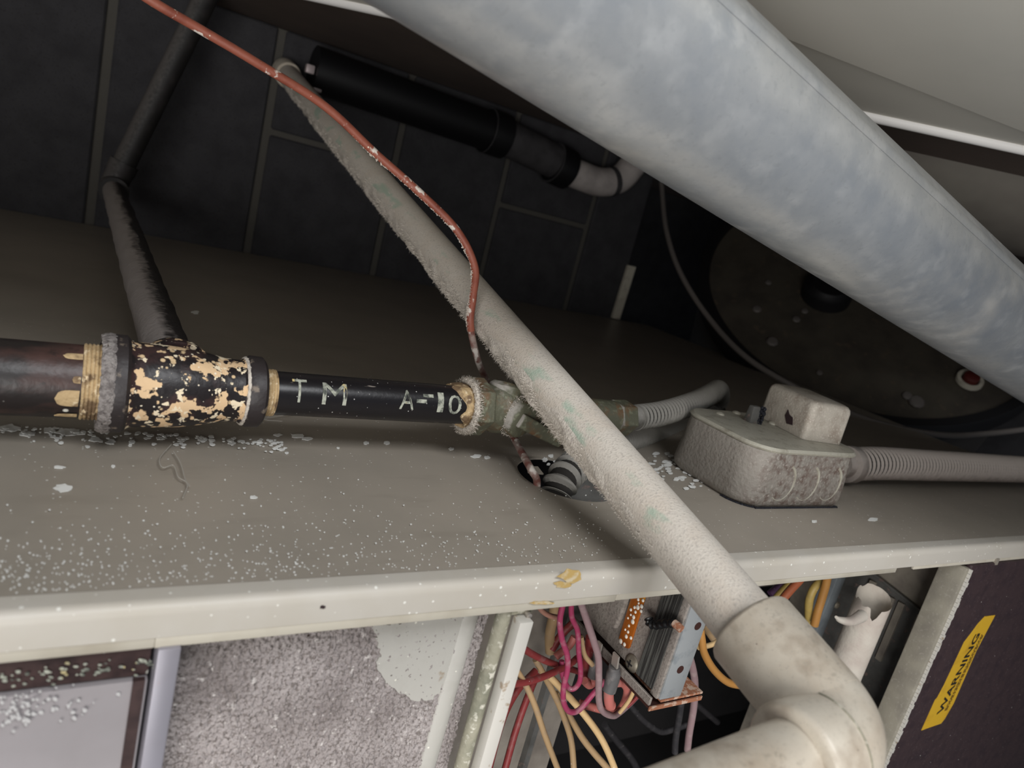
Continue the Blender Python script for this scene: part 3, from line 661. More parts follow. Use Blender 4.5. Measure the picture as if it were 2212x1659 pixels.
wire(T([(160, 1640), (190, 1545), (260, 1290), (330, 1080), (400, 900), (445, 795)]), (0.045, 0.066), 0.00205, W['red'], 'long red wire running down between tan wires and strip')
wire(T([(250, 720), (360, 900), (430, 1060), (500, 1270), (610, 1560), (640, 1640)]), (0.028, 0.020), 0.00165, W['tan'], 'tan wire crossing over both long red wires')
wire(T([(430, 680), (580, 960), (660, 1150), (715, 1330), (735, 1545), (738, 1640)]), (0.062, 0.040), 0.00190, W['tan'], 'dull tan wire hanging straight to the left of the cream wire')
wire(T([(540, 810), (700, 980), (820, 1120), (930, 1270), (1000, 1400), (1065, 1560), (1090, 1640)]), (0.045, 0.018), 0.00200, W['cream'], 'bright cream wire curving down out of the compartment')
wire(T([(590, 950), (700, 1130), (800, 1300), (900, 1430), (1000, 1545), (1060, 1640)]), (0.060, 0.034), 0.00205, W['tan'], 'dull tan wire curving down just under the cream wire')
wire(T([(430, 215), (480, 290), (540, 330), (615, 347)]), (0.035, 0.04), 0.0014, W['rose'], 'short dusty rose wire peeping out under the flange')
wire(T([(590, 200), (570, 350), (545, 480), (548, 620)]), 0.070, 0.0031, W['tan'], 'thick tan lead standing behind the magenta wires')
wire(T([(795, 500), (820, 640), (885, 725)]), (0.044, 0.040), 0.0014, W['tan'], 'thin tan wire ending at the upper grey crimp sleeve')
wire(T([(560, 600), (640, 480), (735, 385)]), 0.068, 0.0024, W['red'], 'dark red wire rising behind the magenta wires')
wire(T([(740, 500), (700, 570), (640, 620), (590, 660)]), 0.058, 0.0022, W['coral'], 'short pink lead tucked behind the shorter magenta wire')
wire(T([(870, 500), (850, 640), (825, 790), (850, 860)]), 0.052, 0.0030, W['red'], 'thick dark red lead behind the upper crimp sleeve')
wire(T([(1060, 868), (1130, 870), (1162, 930), (1140, 1020), (1085, 1092), (990, 1085), (850, 1050), (780, 1030)]), (0.026, 0.045), 0.0024, W['coral'], 'coral wire curling back from the lower grey crimp sleeve')
wire(T([(1285, 915), (1230, 990), (1180, 1040), (1110, 1105)]), (0.030, 0.034), 0.0011, W['red'], 'thin red wire rising to the copper edge of the module')
wire(T([(1235, 880), (1180, 1000), (1100, 1105)]), (0.024, 0.028), 0.0012, W['cream'], 'thin pale wire rising to the module lower lip')
wire(T([(1745, 440), (1755, 520), (1775, 630), (1850, 760), (1960, 860), (2080, 888), (2200, 890)]), (0.030, 0.022), 0.00235, W['orange'], 'orange wire bowing out behind the elbow of the white pipe')
wire(T([(1730, 585), (1790, 575), (1850, 555), (1930, 510)]), 0.040, 0.0017, W['cream'], 'short cream wire crossing behind the white pipe collar')
wire(T([(1770, 400), (1850, 520), (1940, 620), (1990, 690)]), 0.055, 0.0024, W['tan'], 'tan wire slanting behind the zinc bar and white pipe')
wire(T([(1640, 600), (1680, 740), (1700, 880), (1690, 1060), (1655, 1270), (1640, 1400)]), (0.040, 0.048), 0.0024, W['mauve'], 'dusty mauve wire hanging straight down behind the zinc bar')
wire(T([(1605, 900), (1580, 1100), (1548, 1300), (1540, 1420)]), 0.075, 0.0025, W['dark'], 'dark grey wire hanging behind the dusty mauve wire')
wire(T([(1180, 1040), (1290, 1165), (1420, 1255), (1520, 1240), (1640, 1200)]), 0.14, 0.0026, W['dark'], 'dark grey cable bowing deep inside the compartment')
wire(T([(980, 1200), (1080, 1330), (1200, 1480), (1260, 1600)]), 0.17, 0.0032, W['dark'], 'dark grey cable slanting down deep inside the compartment')
wire(T([(1500, 920), (1620, 960), (1740, 1060), (1880, 1180)]), 0.17, 0.0030, W['dark'], 'dark grey cable sloping toward the elbow deep inside')
def z2(X, Y): return 1600 + X / 8.296, 1220 + Y / 8.296
T2 = lambda l: [z2(a, b) for a, b in l]
wire(T2([(1130, 180), (1040, 290), (900, 440), (790, 570), (700, 690)]), 0.055, 0.0030, W['vermilion'], 'vermilion wire leaning under the flange beside the white pipe')
wire(T2([(960, 230), (860, 340), (740, 470), (640, 590)]), 0.068, 0.0026, W['yellow'], 'olive yellow wire lying behind the vermilion wire')
wire(T2([(820, 290), (720, 350), (600, 450), (520, 520)]), 0.080, 0.0026, W['purple'], 'dark purple wire under the flange beside the white pipe')
wire(T2([(1560, 150), (1440, 280), (1310, 430), (1230, 640), (1220, 900), (1230, 1050)]), 0.055, 0.0030, W['yellow'], 'straw yellow wire hanging beside the blue grey post')
wire(T2([(1560, 190), (1520, 380), (1450, 620), (1380, 840), (1320, 1080)]), 0.048, 0.0030, W['orange'], 'orange wire hanging between straw yellow wire and blue grey post')
# crimp connectors
def connector(pts, y, r, stub, label):
    P_ = [on_y(*zz(a, b), y) for a, b in pts]
    t = thing('crimp_connector', P_[-1], label, 'connector', None)
    pp = spline(P_, 6); obj('sleeve', MB().sweep(pp, [r * (0.8 if i < 3 else 1) for i in range(len(pp))], 14), M['sleeve'], t)
    S = spline([on_y(*zz(a, b), y) for a, b in stub], 6); obj('coral_lead', MB().sweep(S, r * 0.72, 12), W['coral'], t)
    d = (P_[0] - P_[1]).normalized(); q = P_[0]
    u, w = frame(d); mb = MB(); k = r * 0.6
    mb.hexa([q - u * k - w * k * .25, q + u * k - w * k * .25, q + u * k + w * k * .25, q - u * k + w * k * .25], [p_ + d * 0.008 for p_ in (q - u * k - w * k * .25, q + u * k - w * k * .25, q + u * k + w * k * .25, q - u * k + w * k * .25)])
    obj('spade_lug', mb, M['lug'], t, smooth=False)
connector([(1060, 735), (1045, 830), (1015, 925)], 0.027, 0.0040, [(1015, 915), (1013, 980), (1022, 1040), (1040, 1046)], 'grey crimp sleeve with coral lead lowest below the module')
connector([(925, 640), (905, 730), (888, 815)], 0.043, 0.0032, [(890, 800), (895, 850), (860, 885), (820, 850)], 'grey crimp sleeve higher up, half hidden behind the mauve wire')

# torn white sleeve right of the elbow
b0 = on_y(1893, 1278, 0.040); b1 = on_y(1850, 1430, 0.040)
ax = (b1 - b0); mb = MB(); u = Vector((1, 0, 0)); R0 = 0.0128; n = 40; vs = []; fs = []
rows = 14
for j in range(rows + 1):
    for k in range(n):
        a = 2 * math.pi * k / n
        edge = 0.012 * max(0, noise.noise(Vector((math.cos(a) * 2.2, math.sin(a) * 2.2, 5)))) + 0.010 * (0.5 + 0.5 * math.cos(a + 2.4))
        z = b0.z - edge - (0.30) * j / rows if j else b0.z - edge
        vs.append((b0.x + 0.001 + R0 * math.cos(a), b0.y + R0 * math.sin(a), z))
fs = [(j * n + k, j * n + (k + 1) % n, (j + 1) * n + (k + 1) % n, (j + 1) * n + k) for j in range(rows) for k in range(n)]
sl = thing('torn_sleeve', (b0.x, b0.y, b0.z - 0.14), 'torn white paper sleeve standing between post and dark finned plate', 'sleeve')
obj('tube', mb.add(vs, fs), M['paper'], sl)
tear = spline([on_y(1862, 1330, 0.030), on_y(1838, 1342, 0.026), on_y(1815, 1339, 0.024), on_y(1806, 1333, 0.023)], 6)
obj('torn_flap', MB().sweep(tear, [0.0045 - 0.0035 * i / (len(tear) - 1) for i in range(len(tear))], 10), M['paper'], sl)

# ------------------------------------------------------------------ gas piping
GY = 0.126
def g(px, py): return on_y(px, py, GY)
gas = thing('gas_piping', (0.05, GY, 0.0), 'black iron gas piping with paint spattered tee and dusty branch', 'gas pipe')
g0 = g(0, 808); g1 = g(200, 822); gd = (g(545, 846) - g(240, 828)).normalized()
pa = g(230, 827); mb = MB(); mb.sweep([pa - gd * 0.30, pa - gd * 0.006], 0.0158, 40); obj('supply_pipe', mb, M['supply_iron'], gas)
# exposed threads with dope
mb = MB(); prof = []
for i in range(0, 41): prof.append((-0.0135 + i * 0.00030, 0.0160 + 0.0006 * abs(math.sin(i * math.pi / 5))))
mb.lathe(pa + gd * 0.004, gd, prof, 40); obj('dope_thread', mb, M['dope'], gas)
mb = MB(); rnd = random.Random(2)
for k, (px, py, ln, wd) in enumerate(((195, 838, 0.0085, 0.0075), (178, 762, 0.0070, 0.0032), (172, 880, 0.0080, 0.0034), (196, 800, 0.003, 0.003))):
    c = g(205, py); dy = (c.z - (pa.z - gd.z * 0.01)) / 0.0158; dy = max(-0.98, min(0.98, dy)); a = math.asin(dy)
    vs = []; fs = []; n = 8
    for i in range(n + 1):
        t = i / n; half = wd * math.sqrt(max(0, 1 - t ** 5)) / 0.0158 * 0.5
        for s in (-1, 0, 1):
            aa = a + half * s; vs.append(pa - gd * (0.010 + ln * t) + Vector((0, -math.cos(aa), math.sin(aa))) * (0.0161 + (0.0004 if s == 0 else 0)))
    mb.add(vs, [(i * 3 + s, i * 3 + s + 1, (i + 1) * 3 + s + 1, (i + 1) * 3 + s) for i in range(n) for s in range(2)])
obj('dope_drips', mb, M['dope'], gas, kind='stuff')
# tee
tee = MB(); L_ = (g(556, 846) - pa).length
tee.lathe(pa, gd, [(-0.0025, 0.0165), (-0.0025, 0.0200), (-0.0012, 0.0212), (0.0070, 0.0210), (0.0085, 0.0198), (0.0100, 0.0190), (0.020, 0.0189), (0.030, 0.0183), (0.040, 0.0168), (0.048, 0.0150), (L_ - 0.0085, 0.0148), (L_ - 0.007, 0.0160), (L_ - 0.005, 0.0168), (L_ + 0.0005, 0.0166), (L_ + 0.0018, 0.0152), (L_ + 0.0018, 0.010)], 56)
tm = obj('tee', tee, M['tee'], gas)
mb = MB(); mb.lathe(pa, gd, [(-0.0028, 0.0168), (-0.0028, 0.0204), (-0.0012, 0.0217), (0.0066, 0.0216), (0.0082, 0.0200)], 56, caps=False); obj('large_collar', mb, M['collar'], tm)
mb = MB(); mb.lathe(pa, gd, [(L_ - 0.0072, 0.0160), (L_ - 0.005, 0.0173), (L_ + 0.0005, 0.0171), (L_ + 0.0020, 0.0154), (L_ + 0.0020, 0.010)], 56, caps=False); obj('small_collar', mb, M['collar'], tm)
# lint along the large collar's upper-left edge
def lint_ring(p, ax, r, wd, amp, name, parent, m, arc=(0, 360), seg=220, seed=1.0, rg=0.35):
    u, w = frame(ax.normalized()); a0_, a1_ = map(math.radians, arc); vs = []; fs = []; K = 10
    for i in range(seg + 1):
        a = a0_ + (a1_ - a0_) * i / seg; rd = u * math.cos(a) + w * math.sin(a)
        for k in range(K):
            b = 2 * math.pi * k / K; q = 1 + rg * noise.fractal(Vector((math.cos(a) * 9, math.sin(a) * 9, k * 1.3 + seed)), 0.9, 2, 5)
            vs.append(p + rd * (r + amp * q * math.cos(b)) + ax.normalized() * (wd * q * math.sin(b)))
    fs = [(i * K + k, i * K + (k + 1) % K, (i + 1) * K + (k + 1) % K, (i + 1) * K + k) for i in range(seg) for k in range(K)]
    return obj(name, MB().add(vs, fs), m, parent, kind='stuff')
def fuzz_ring(p, ax, r, wd, ln, count, name, parent, m, seed=1):
    rnd = random.Random(seed); ax = ax.normalized(); u, w = frame(ax); mb = MB()
    for _ in range(count):
        a = rnd.uniform(0, 2 * math.pi); rd_ = u * math.cos(a) + w * math.sin(a); b = p + rd_ * (r - 0.0004) + ax * rnd.gauss(0, wd)
        d = (rd_ + ax * rnd.gauss(0, 0.7) + rd_.cross(ax) * rnd.gauss(0, 0.7)).normalized(); l = ln * rnd.uniform(0.3, 1.0)
        t = d.cross(ax).normalized() * rnd.uniform(0.0001, 0.00022); e = b + d * l; m_ = b + d * l * 0.55 + ax * rnd.gauss(0, 0.2) * l
        mb.add([b - t, b + t, m_ + t, m_ - t, e], [(0, 1, 2, 3), (3, 2, 4)])
    return obj(name, mb, m, parent, smooth=False, kind='stuff')
lint_ring(pa + gd * 0.0002, gd, 0.0203, 0.0034, 0.0017, 'collar_lint', tm, M['dust_grey'], rg=0.16)
lint_ring(pa + gd * (L_ - 0.0068), gd, 0.0157, 0.0009, 0.0009, 'small_collar_lint', tm, M['dust_pale'])
# branch pipe running back from the tee, elbow, riser
tc_ = pa + gd * 0.0285
bE = on_y(243, 405, 0.755)
bd = (bE - tc_).normalized()
mb = MB(); mb.lathe(tc_, bd, [(0.010, 0.0185), (0.018, 0.0176), (0.024, 0.0150), (0.030, 0.0134), (0.034, 0.0128), (0.036, 0.0112)], 40); obj('branch_hub', mb, M['tee'], tm)
n = 90
pth = [tc_ + bd * (0.03 + ((bE - tc_).length - 0.04) * i / n) for i in range(n + 1)]
mb = MB(); mb.sweep(pth, 0.0113, 36, jit=lambda i, a: 0.0011 * max(0, noise.noise(Vector((i * 0.35, math.cos(a) * 2.5, math.sin(a) * 2.5))) + 0.15) * (1.0 if i < 75 else 0.4)); obj('branch_pipe', mb, M['branch'], gas)
rTop = on_y(452, -20, 0.755); rd = (rTop - bE).normalized()
pe = spline([bE - bd * 0.032, bE - bd * 0.012, bE + (rd - bd) * 0.003, bE + rd * 0.012, bE + rd * 0.032], 6)
mb = MB(); mb.sweep(pe, [0.0155] * 4 + [0.0145] * (len(pe) - 8) + [0.0155] * 4, 28); obj('branch_elbow', mb, M['riser'], gas)
mb = MB(); mb.sweep([bE + rd * 0.02, bE + rd * ((0.2985 - bE.z) / rd.z)], 0.0125, 28); obj('riser_pipe', mb, M['riser'], gas)
# nipple
nA = pa + gd * (L_); nB = g(1008, 876); nd = (nB - nA).normalized()
NR = 0.0108
mb = MB(); mb.sweep([nA, nB], NR, 44); ni = obj('nipple', mb, M['nipple'], gas)
mb = MB(); prof = [(0.0015 + i * 0.00035, 0.0111 + 0.0005 * abs(math.sin(i * math.pi / 4))) for i in range(18)]
mb.lathe(nA, nd, prof, 40); obj('nipple_dope', mb, M['dope'], gas)
# dope smear at the far end, ragged border
u_, w_ = frame(nd); vs = []; seg = 60; rows = 8; Ln = (nB - nA).length
for k in range(seg):
    a = 2 * math.pi * k / seg; rdv = u_ * math.cos(a) + w_ * math.sin(a)
    ext = 0.0055 + 0.0045 * noise.noise(Vector((math.cos(a) * 1.8, math.sin(a) * 1.8, 2.2))) + 0.006 * max(0, rdv.z)
    for j in range(rows + 1):
        t = j / rows; bmp = 0.0008 + 0.0012 * math.sin(t * math.pi) * (0.7 + noise.noise(Vector((math.cos(a) * 4, math.sin(a) * 4, t * 3))))
        vs.append(nA + nd * (Ln - ext * (1 - t)) + rdv * (NR + (bmp if j else -0.0004)))
mb = MB(); mb.add(vs, [(k * (rows + 1) + j, ((k + 1) % seg) * (rows + 1) + j, ((k + 1) % seg) * (rows + 1) + j + 1, k * (rows + 1) + j + 1) for k in range(seg) for j in range(rows)]); obj('union_dope', mb, M['dope'], gas)
# stencilled lettering wrapped on the nipple
def wrap_text(body, px, py, height, width):
    wv, wf = text_mesh(body, 1.0, None, None, None, 0.0)
    xs = [v[0] for v in wv]; ys = [v[1] for v in wv]; x0, x1, y0, y1 = min(xs), max(xs), min(ys), max(ys)
    bmx = bmesh.new(); vv = [bmx.verts.new(v) for v in wv]
    for f in wf:
        try: bmx.faces.new([vv[i] for i in f])
        except ValueError: pass
    bmesh.ops.triangulate(bmx, faces=bmx.faces)
    for _ in range(2): bmesh.ops.subdivide_edges(bmx, edges=[e for e in bmx.edges if e.calc_length() > 0.12], cuts=1)
    bmx.verts.index_update()
    c = g(px, py); s0 = (c - nA).dot(nd); axp = nA + nd * s0
    dz = max(-0.95, min(0.95, (c.z - axp.z) / NR)); a0_ = math.asin(dz)
    out = []
    for v in bmx.verts:
        s = s0 + (v.co.x - x0) / (x1 - x0) * width; a = a0_ + (v.co.y - y0) / (y1 - y0) * height / NR
        # angle measured in the plane facing the front, seen slightly from above
        out.append(nA + nd * s + Vector((0, -math.cos(a), math.sin(a))) * (NR + 0.00022))
    mb = MB(); mb.add(out, [tuple(v.index for v in f.verts) for f in bmx.faces]); bmx.free(); return mb
for body, px, py, h, w in (('T', 618, 852, 0.0118, 0.0070), ('M', 682, 857, 0.0112, 0.0124), ('A', 846, 868, 0.0105, 0.0082), ('-', 884, 856, 0.0020, 0.0060), ('-', 900, 846, 0.0018, 0.0062), ('1', 926, 875, 0.0110, 0.0036), ('0', 948, 879, 0.0108, 0.0080)):
    obj('stencil_letter', wrap_text(body, px, py, h, w), M['letter'], ni, smooth=False)

# ------------------------------------------------------------------ shut-off valve
vx = Vector((1, 0, 0)); vd = nd
valve = thing('gas_valve', (nB.x + 0.02, GY, 0.0), 'tarnished brass gas valve with lint, threaded to the black nipple', 'valve')
def hexprof(p, ax, r, ln, name, m, parent, rot=0.0, ch=0.0012):
    u, w = frame(ax); mb = MB(); vs = []; prof = [(0, r - ch), (ch, r), (ln - ch, r), (ln, r - ch)]
    for d, rr in prof:
        for k in range(6): a = math.radians(60 * k + rot); vs.append(p + ax * d + (u * math.cos(a) + w * math.sin(a)) * rr)
    mb.add(vs, [(i * 6 + k, i * 6 + (k + 1) % 6, (i + 1) * 6 + (k + 1) % 6, (i + 1) * 6 + k) for i in range(3) for k in range(6)] + [tuple(range(5, -1, -1)), tuple(range(18, 24))])
    return obj(name, mb, m, parent, smooth=False, bevel=(0.0005, 2))
vp = nB - vd * 0.001
hexprof(vp, vd, 0.0168, 0.0125, 'inlet_hex', M['brass'], valve, rot=12)
lint_ring(vp + vd * 0.0003, vd, 0.0140, 0.0016, 0.0020, 'inlet_lint', valve, M['dust_pale'], seed=4.0, rg=0.25)
fuzz_ring(vp + vd * 0.0006, vd, 0.0156, 0.0012, 0.0030, 1500, 'inlet_fuzz', valve, M['dust_pale'], 8)
mb = MB(); mb.lathe(vp, vd, [(0.0115, 0.0140), (0.014, 0.0132), (0.019, 0.0150), (0.026, 0.0150), (0.034, 0.0148), (0.042, 0.0125), (0.050, 0.0112), (0.060, 0.0108), (0.066, 0.0105)], 36); obj('valve_body', mb, M['brass'], valve)
# plug: fat cross barrel facing the front, with lever
pc = vp + vd * 0.027
pd = Vector((0.25, -0.85, -0.12)).normalized()
mb = MB(); mb.lathe(pc + pd * 0.002, pd, [(0, 0.0128), (0.010, 0.0118), (0.0135, 0.0112), (0.0150, 0.0095), (0.0155, 0.004)], 32); pl_ = obj('plug', mb, M['brass'], valve)
fuzz_ring(pc + pd * 0.007, pd, 0.0124, 0.003, 0.0024, 1300, 'plug_fuzz', pl_, M['dust_pale'], 9)
hl = pc + pd * 0.0155; hx = Vector((0.93, 0.1, -0.35)).normalized(); hy = pd.cross(hx).normalized()
mb = MB(); c = [hl - hx * 0.006 - hy * 0.0045, hl + hx * 0.032 - hy * 0.0038, hl + hx * 0.032 + hy * 0.0038, hl - hx * 0.006 + hy * 0.0045]
mb.prism(c, pd * 0.0055); obj('lever', mb, M['brass'], valve, bevel=(0.0012, 3))
mb = MB(); mb.lathe(pc - Vector((0, 0, 0)) + Vector((-0.002, 0.0, 0.006)), Vector((0.1, 0.2, 1)), [(0, 0.0112), (0.0075, 0.0108), (0.0095, 0.0085), (0.0098, 0.0)], 28, caps=False); obj('bonnet', mb, M['brass'], valve)
hexprof(vp + vd * 0.060, vd, 0.0128, 0.016, 'outlet_hex', M['brass'], valve, rot=20)

# ------------------------------------------------------------------ corrugated gas connector
fn = on_y(1322, 902, GY + 0.002)
flexc = thing('flexible_connector', (0.36, 0.16, 0.0), 'grey corrugated gas connector looping from the brass valve into the panel hole', 'gas hose')
fd = Vector((0.99, 0.10, 0.02)).normalized()
mb = MB(); e_ = vp + vd * 0.075; mb.lathe(e_, (fn - e_), [(0, 0.0100), ((fn - e_).length * 0.5, 0.0108), ((fn - e_).length - 0.0005, 0.0112)], 28); obj('outlet_body', mb, M['brass'], valve)
hexprof(fn, fd, 0.0122, 0.0150, 'flare_nut', M['brass'], flexc, rot=5)
mb = MB(); mb.lathe(fn + fd * 0.014, fd, [(0, 0.0088), (0.008, 0.0084), (0.012, 0.0078)], 28); obj('ferrule', mb, M['flex'], flexc)
s0 = fn + fd * 0.022
q = [s0, on_y(1430, 893, 0.140), on_y(1495, 872, 0.160), on_y(1535, 852, 0.190), on_y(1552, 842, 0.230), on_y(1556, 862, 0.262), on_y(1540, 890, 0.262), on_y(1490, 922, 0.235), on_y(1430, 938, 0.200), on_y(1360, 950, 0.160), on_y(1290, 975, 0.128), on_y(1245, 1005, 0.108), on_y(1216, 1036, 0.097), on_y(1200, 1074, 0.091)]
pp = spline(q, 26)
# resample evenly, ribs along the length
def resample(pp, st):
    out = [pp[0]]; acc = 0
    for a, b in zip(pp[:-1], pp[1:]):
        l = (b - a).length; d = st - acc
        while d <= l and l > 0: out.append(a + (b - a) * (d / l)); d += st
        acc = (acc + l) % st
    return out
def notch(i, per, base, amp):
    t = (i % per) / per; return base + amp * (1 - max(0.0, 1 - abs(t - 0.5) / 0.40) ** 0.7)
rs = resample(pp, 0.0005); nrs = len(rs); fat = int(nrs * 0.86)
mb = MB(); mb.sweep(rs, [notch(i, 9, 0.0060, 0.0030) if i < fat else notch(i, 15, 0.0066, 0.0042) for i in range(nrs)], 26); obj('corrugated_hose', mb, M['flex'], flexc)
mb = MB(); mb.sweep(rs[::3], [0.0076 if i * 3 < fat else 0.0086 for i in range(len(rs[::3]))], 20); obj('hose_core', mb, M['groove'], flexc, label='dark grime between the ribs')  # dark inner tube paints shade into the hose grooves

# ------------------------------------------------------------------ electrical box with cover plate
bx0, bx1, by0, by1, bz = 0.376, 0.492, 0.060, 0.138, 0.0385
ebox = thing('junction_box', ((bx0 + bx1) / 2, (by0 + by1) / 2, 0.0), 'dusty steel junction box with rounded corners and three knockouts', 'electrical box')
def rrect(x0, x1, y0, y1, r, z, n=8):
    out = []
    for cx, cy, s in ((x1 - r, y1 - r, 0), (x0 + r, y1 - r, 90), (x0 + r, y0 + r, 180), (x1 - r, y0 + r, 270)):
        for k in range(n + 1): a = math.radians(s + 90 * k / n); out.append(Vector((cx + r * math.cos(a), cy + r * math.sin(a), z)))
    return out
def loft(rings, caps=True):
    mb = MB(); n = len(rings[0]); vs = [p for r in rings for p in r]
    fs = [(i * n + k, i * n + (k + 1) % n, (i + 1) * n + (k + 1) % n, (i + 1) * n + k) for i in range(len(rings) - 1) for k in range(n)]
    if caps: fs += [tuple(range(n - 1, -1, -1)), tuple((len(rings) - 1) * n + k for k in range(n))]
    return mb.add(vs, fs)
obj('box_body', loft([rrect(bx0 + 0.003, bx1 - 0.003, by0 + 0.003, by1 - 0.003, 0.017, 0.0), rrect(bx0 + 0.0008, bx1 - 0.0008, by0 + 0.0008, by1 - 0.0008, 0.018, 0.0022), rrect(bx0, bx1, by0, by1, 0.018, 0.006), rrect(bx0 + 0.002, bx1 - 0.002, by0 + 0.0015, by1 - 0.001, 0.019, bz)]), M['box'], ebox)
for k, kx in enumerate((0.409, 0.435, 0.461)):
    cz = Vector((kx, by0 + 0.0012, 0.0185)); mb = MB()
    pts = [cz + Vector((0.0115 * math.cos(a), -0.0003, 0.0125 * math.sin(a))) for a in [math.radians(-125 + 190 * i / 24) for i in range(25)]]
    mb.sweep(pts, 0.0010, 8); kn = obj('knockout', mb, M['plate'], ebox)
pz = bz
obj('cover_plate', loft([rrect(bx0 + 0.003, bx1 + 0.001, by0 + 0.001, by1 + 0.001, 0.020, pz), rrect(bx0 + 0.002, bx1 + 0.002, by0, by1 + 0.002, 0.021, pz + 0.0014), rrect(bx0 + 0.0035, bx1, by0 + 0.0015, by1, 0.020, pz + 0.0032)]), M['plate'], ebox)
for (px, py) in ((1668, 916), (1590, 893), (1555, 895)):
    c = on_z(px, py, pz + 0.003); mb = MB(); mb.lathe(c, (0, 0, 1), [(0, 0.0034), (0.0010, 0.0030), (0.0018, 0.0012), (0.0019, 0)], 16, caps=False); obj('cover_screw', mb, M['plate'], ebox)
# toggle with lint
tp = on_z(1622, 912, pz + 0.003)
mb = MB(); mb.hexa([tp + Vector((-0.0045, -0.003, 0)), tp + Vector((0.0045, -0.003, 0)), tp + Vector((0.0045, 0.004, 0)), tp + Vector((-0.0045, 0.004, 0))], [tp + Vector((-0.0040, -0.0015, 0.0125)), tp + Vector((0.0040, -0.0015, 0.0125)), tp + Vector((0.0040, 0.003, 0.0125)), tp + Vector((-0.0040, 0.003, 0.0125))]); tg = obj('toggle', mb, M['steel_dark'], ebox, bevel=(0.0008, 2))
mb = MB(); rnd = random.Random(5); fz = tp + Vector((0.0052, -0.0028, 0))
for k in range(60):
    a = rnd.uniform(0, 6.28); h = rnd.uniform(-0.001, 0.0125); c = fz + Vector((0.0014 * math.cos(a), 0.0014 * math.sin(a), h)); s = rnd.uniform(0.0007, 0.0014)
    mb.lathe(c - Vector((0, 0, s)), (0, 0, 1), [(0, 0.0001), (s * 0.5, s * 0.85), (s, s), (s * 1.5, s * 0.85), (s * 2, 0.0001)], 7)
obj('toggle_lint', mb, M['black_fuzz'], tg, kind='stuff')
# lint roll along the base
rnd = random.Random(15); mb = MB()
base_ring = [p for p in rrect(bx0 + 0.0006, bx1 - 0.0006, by0 + 0.0006, by1 - 0.0006, 0.019, 0.0) if p.y < 0.115 and p.x < 0.480]
bs = spline(sorted(base_ring, key=lambda p: math.atan2(p.y - 0.1, p.x - 0.43) % 6.283), 6)
mb.sweep(bs, [0.0010 + 0.0005 * noise.noise(Vector((i * 0.9, 0, 0))) for i in range(len(bs))], 8); obj('base_lint', mb, M['black_fuzz'], ebox, kind='stuff')
# raised box standing on the cover plate
c00 = Vector((0.4475, 0.0835, 0)); xd = Vector((0.985, -0.17, 0)).normalized(); yd = Vector((0.17, 0.985, 0)).normalized()
W_, D_, H_ = 0.0385, 0.050, 0.0285
tb = thing('transformer_box', c00 + Vector((0.02, 0.025, pz + 0.0032)), 'smaller dusty square box standing on the junction box cover plate', 'electrical box')
def rr2(ins, z, r):
    out = []
    for p in rrect(ins, W_ - ins, ins, D_ - ins, r, 0): out.append(c00 + xd * p.x + yd * p.y + Vector((0, 0, z)))
    return out
zb_ = pz + 0.0034
obj('case', loft([rr2(0.0, zb_, 0.004), rr2(0.0, zb_ + H_ - 0.005, 0.005), rr2(0.0006, zb_ + H_ - 0.0025, 0.005), rr2(0.002, zb_ + H_ - 0.0008, 0.005), rr2(0.0045, zb_ + H_, 0.004)]), M['block_box'], tb)
mb = MB(); c = c00 + yd * 0.018 + Vector((0, 0, zb_ + 0.011)) - xd * 0.0001
obj('scuff', MB().prism([c + yd * a + Vector((0, 0, b)) for a, b in ((-0.005, -0.005), (0.001, -0.006), (0.005, -0.001), (0.004, 0.004), (0.001, 0.001), (-0.003, 0.000))], -xd * 0.0003), M['brown'], tb, smooth=False)

# ------------------------------------------------------------------ metal flexible conduit to the right
con = thing('flexible_conduit', (0.7, 0.1, 0.0), 'ribbed metal conduit running from the junction box past the tank', 'conduit')
cpts = [on_y(1830, 1003, 0.100), on_y(1900, 1001, 0.100), on_y(2000, 1005, 0.102), on_y(2100, 1009, 0.104), on_y(2212, 1014, 0.106), on_y(2400, 1022, 0.108)]
rs = resample(spline(cpts, 40), 0.0007)
mb = MB(); mb.sweep(rs, [notch(i, 8, 0.0100, 0.0040) for i in range(len(rs))], 28); obj('ribbed_sheath', mb, M['conduit'], con)
mb = MB(); mb.sweep(rs[::6], 0.0124, 24); obj('sheath_core', mb, M['groove'], con, label='dark grime between the ribs')  # inner tube darkens the conduit grooves in place of shade
p = rs[0]; mb = MB(); mb.lathe(p - Vector((0.010, 0, 0)), (1, 0, 0), [(0, 0.0105), (0.007, 0.0112), (0.008, 0.0148), (0.016, 0.0152), (0.018, 0.014)], 32); obj('box_fitting', mb, M['conduit'], con)

# ------------------------------------------------------------------ white PVC drain pipe
PQ = Vector((0.2392, -0.0585, 0.0117)); PD = (on_y(612, 150, 0.83) - PQ).normalized()
pvc = thing('pvc_drain', (0.24, -0.05, -0.10), 'white plastic drain pipe with fuzzy lint, dirty elbow and lower leg', 'pipe')
PR = 0.01335
Lp = (on_y(612, 150, 0.83) - PQ).length
n = 240
mb = MB(); mb.sweep([PQ - PD * 0.012, PQ + PD * (Lp - 0.005)], PR, 48); obj('upper_pipe', mb, M['pvc'], pvc)
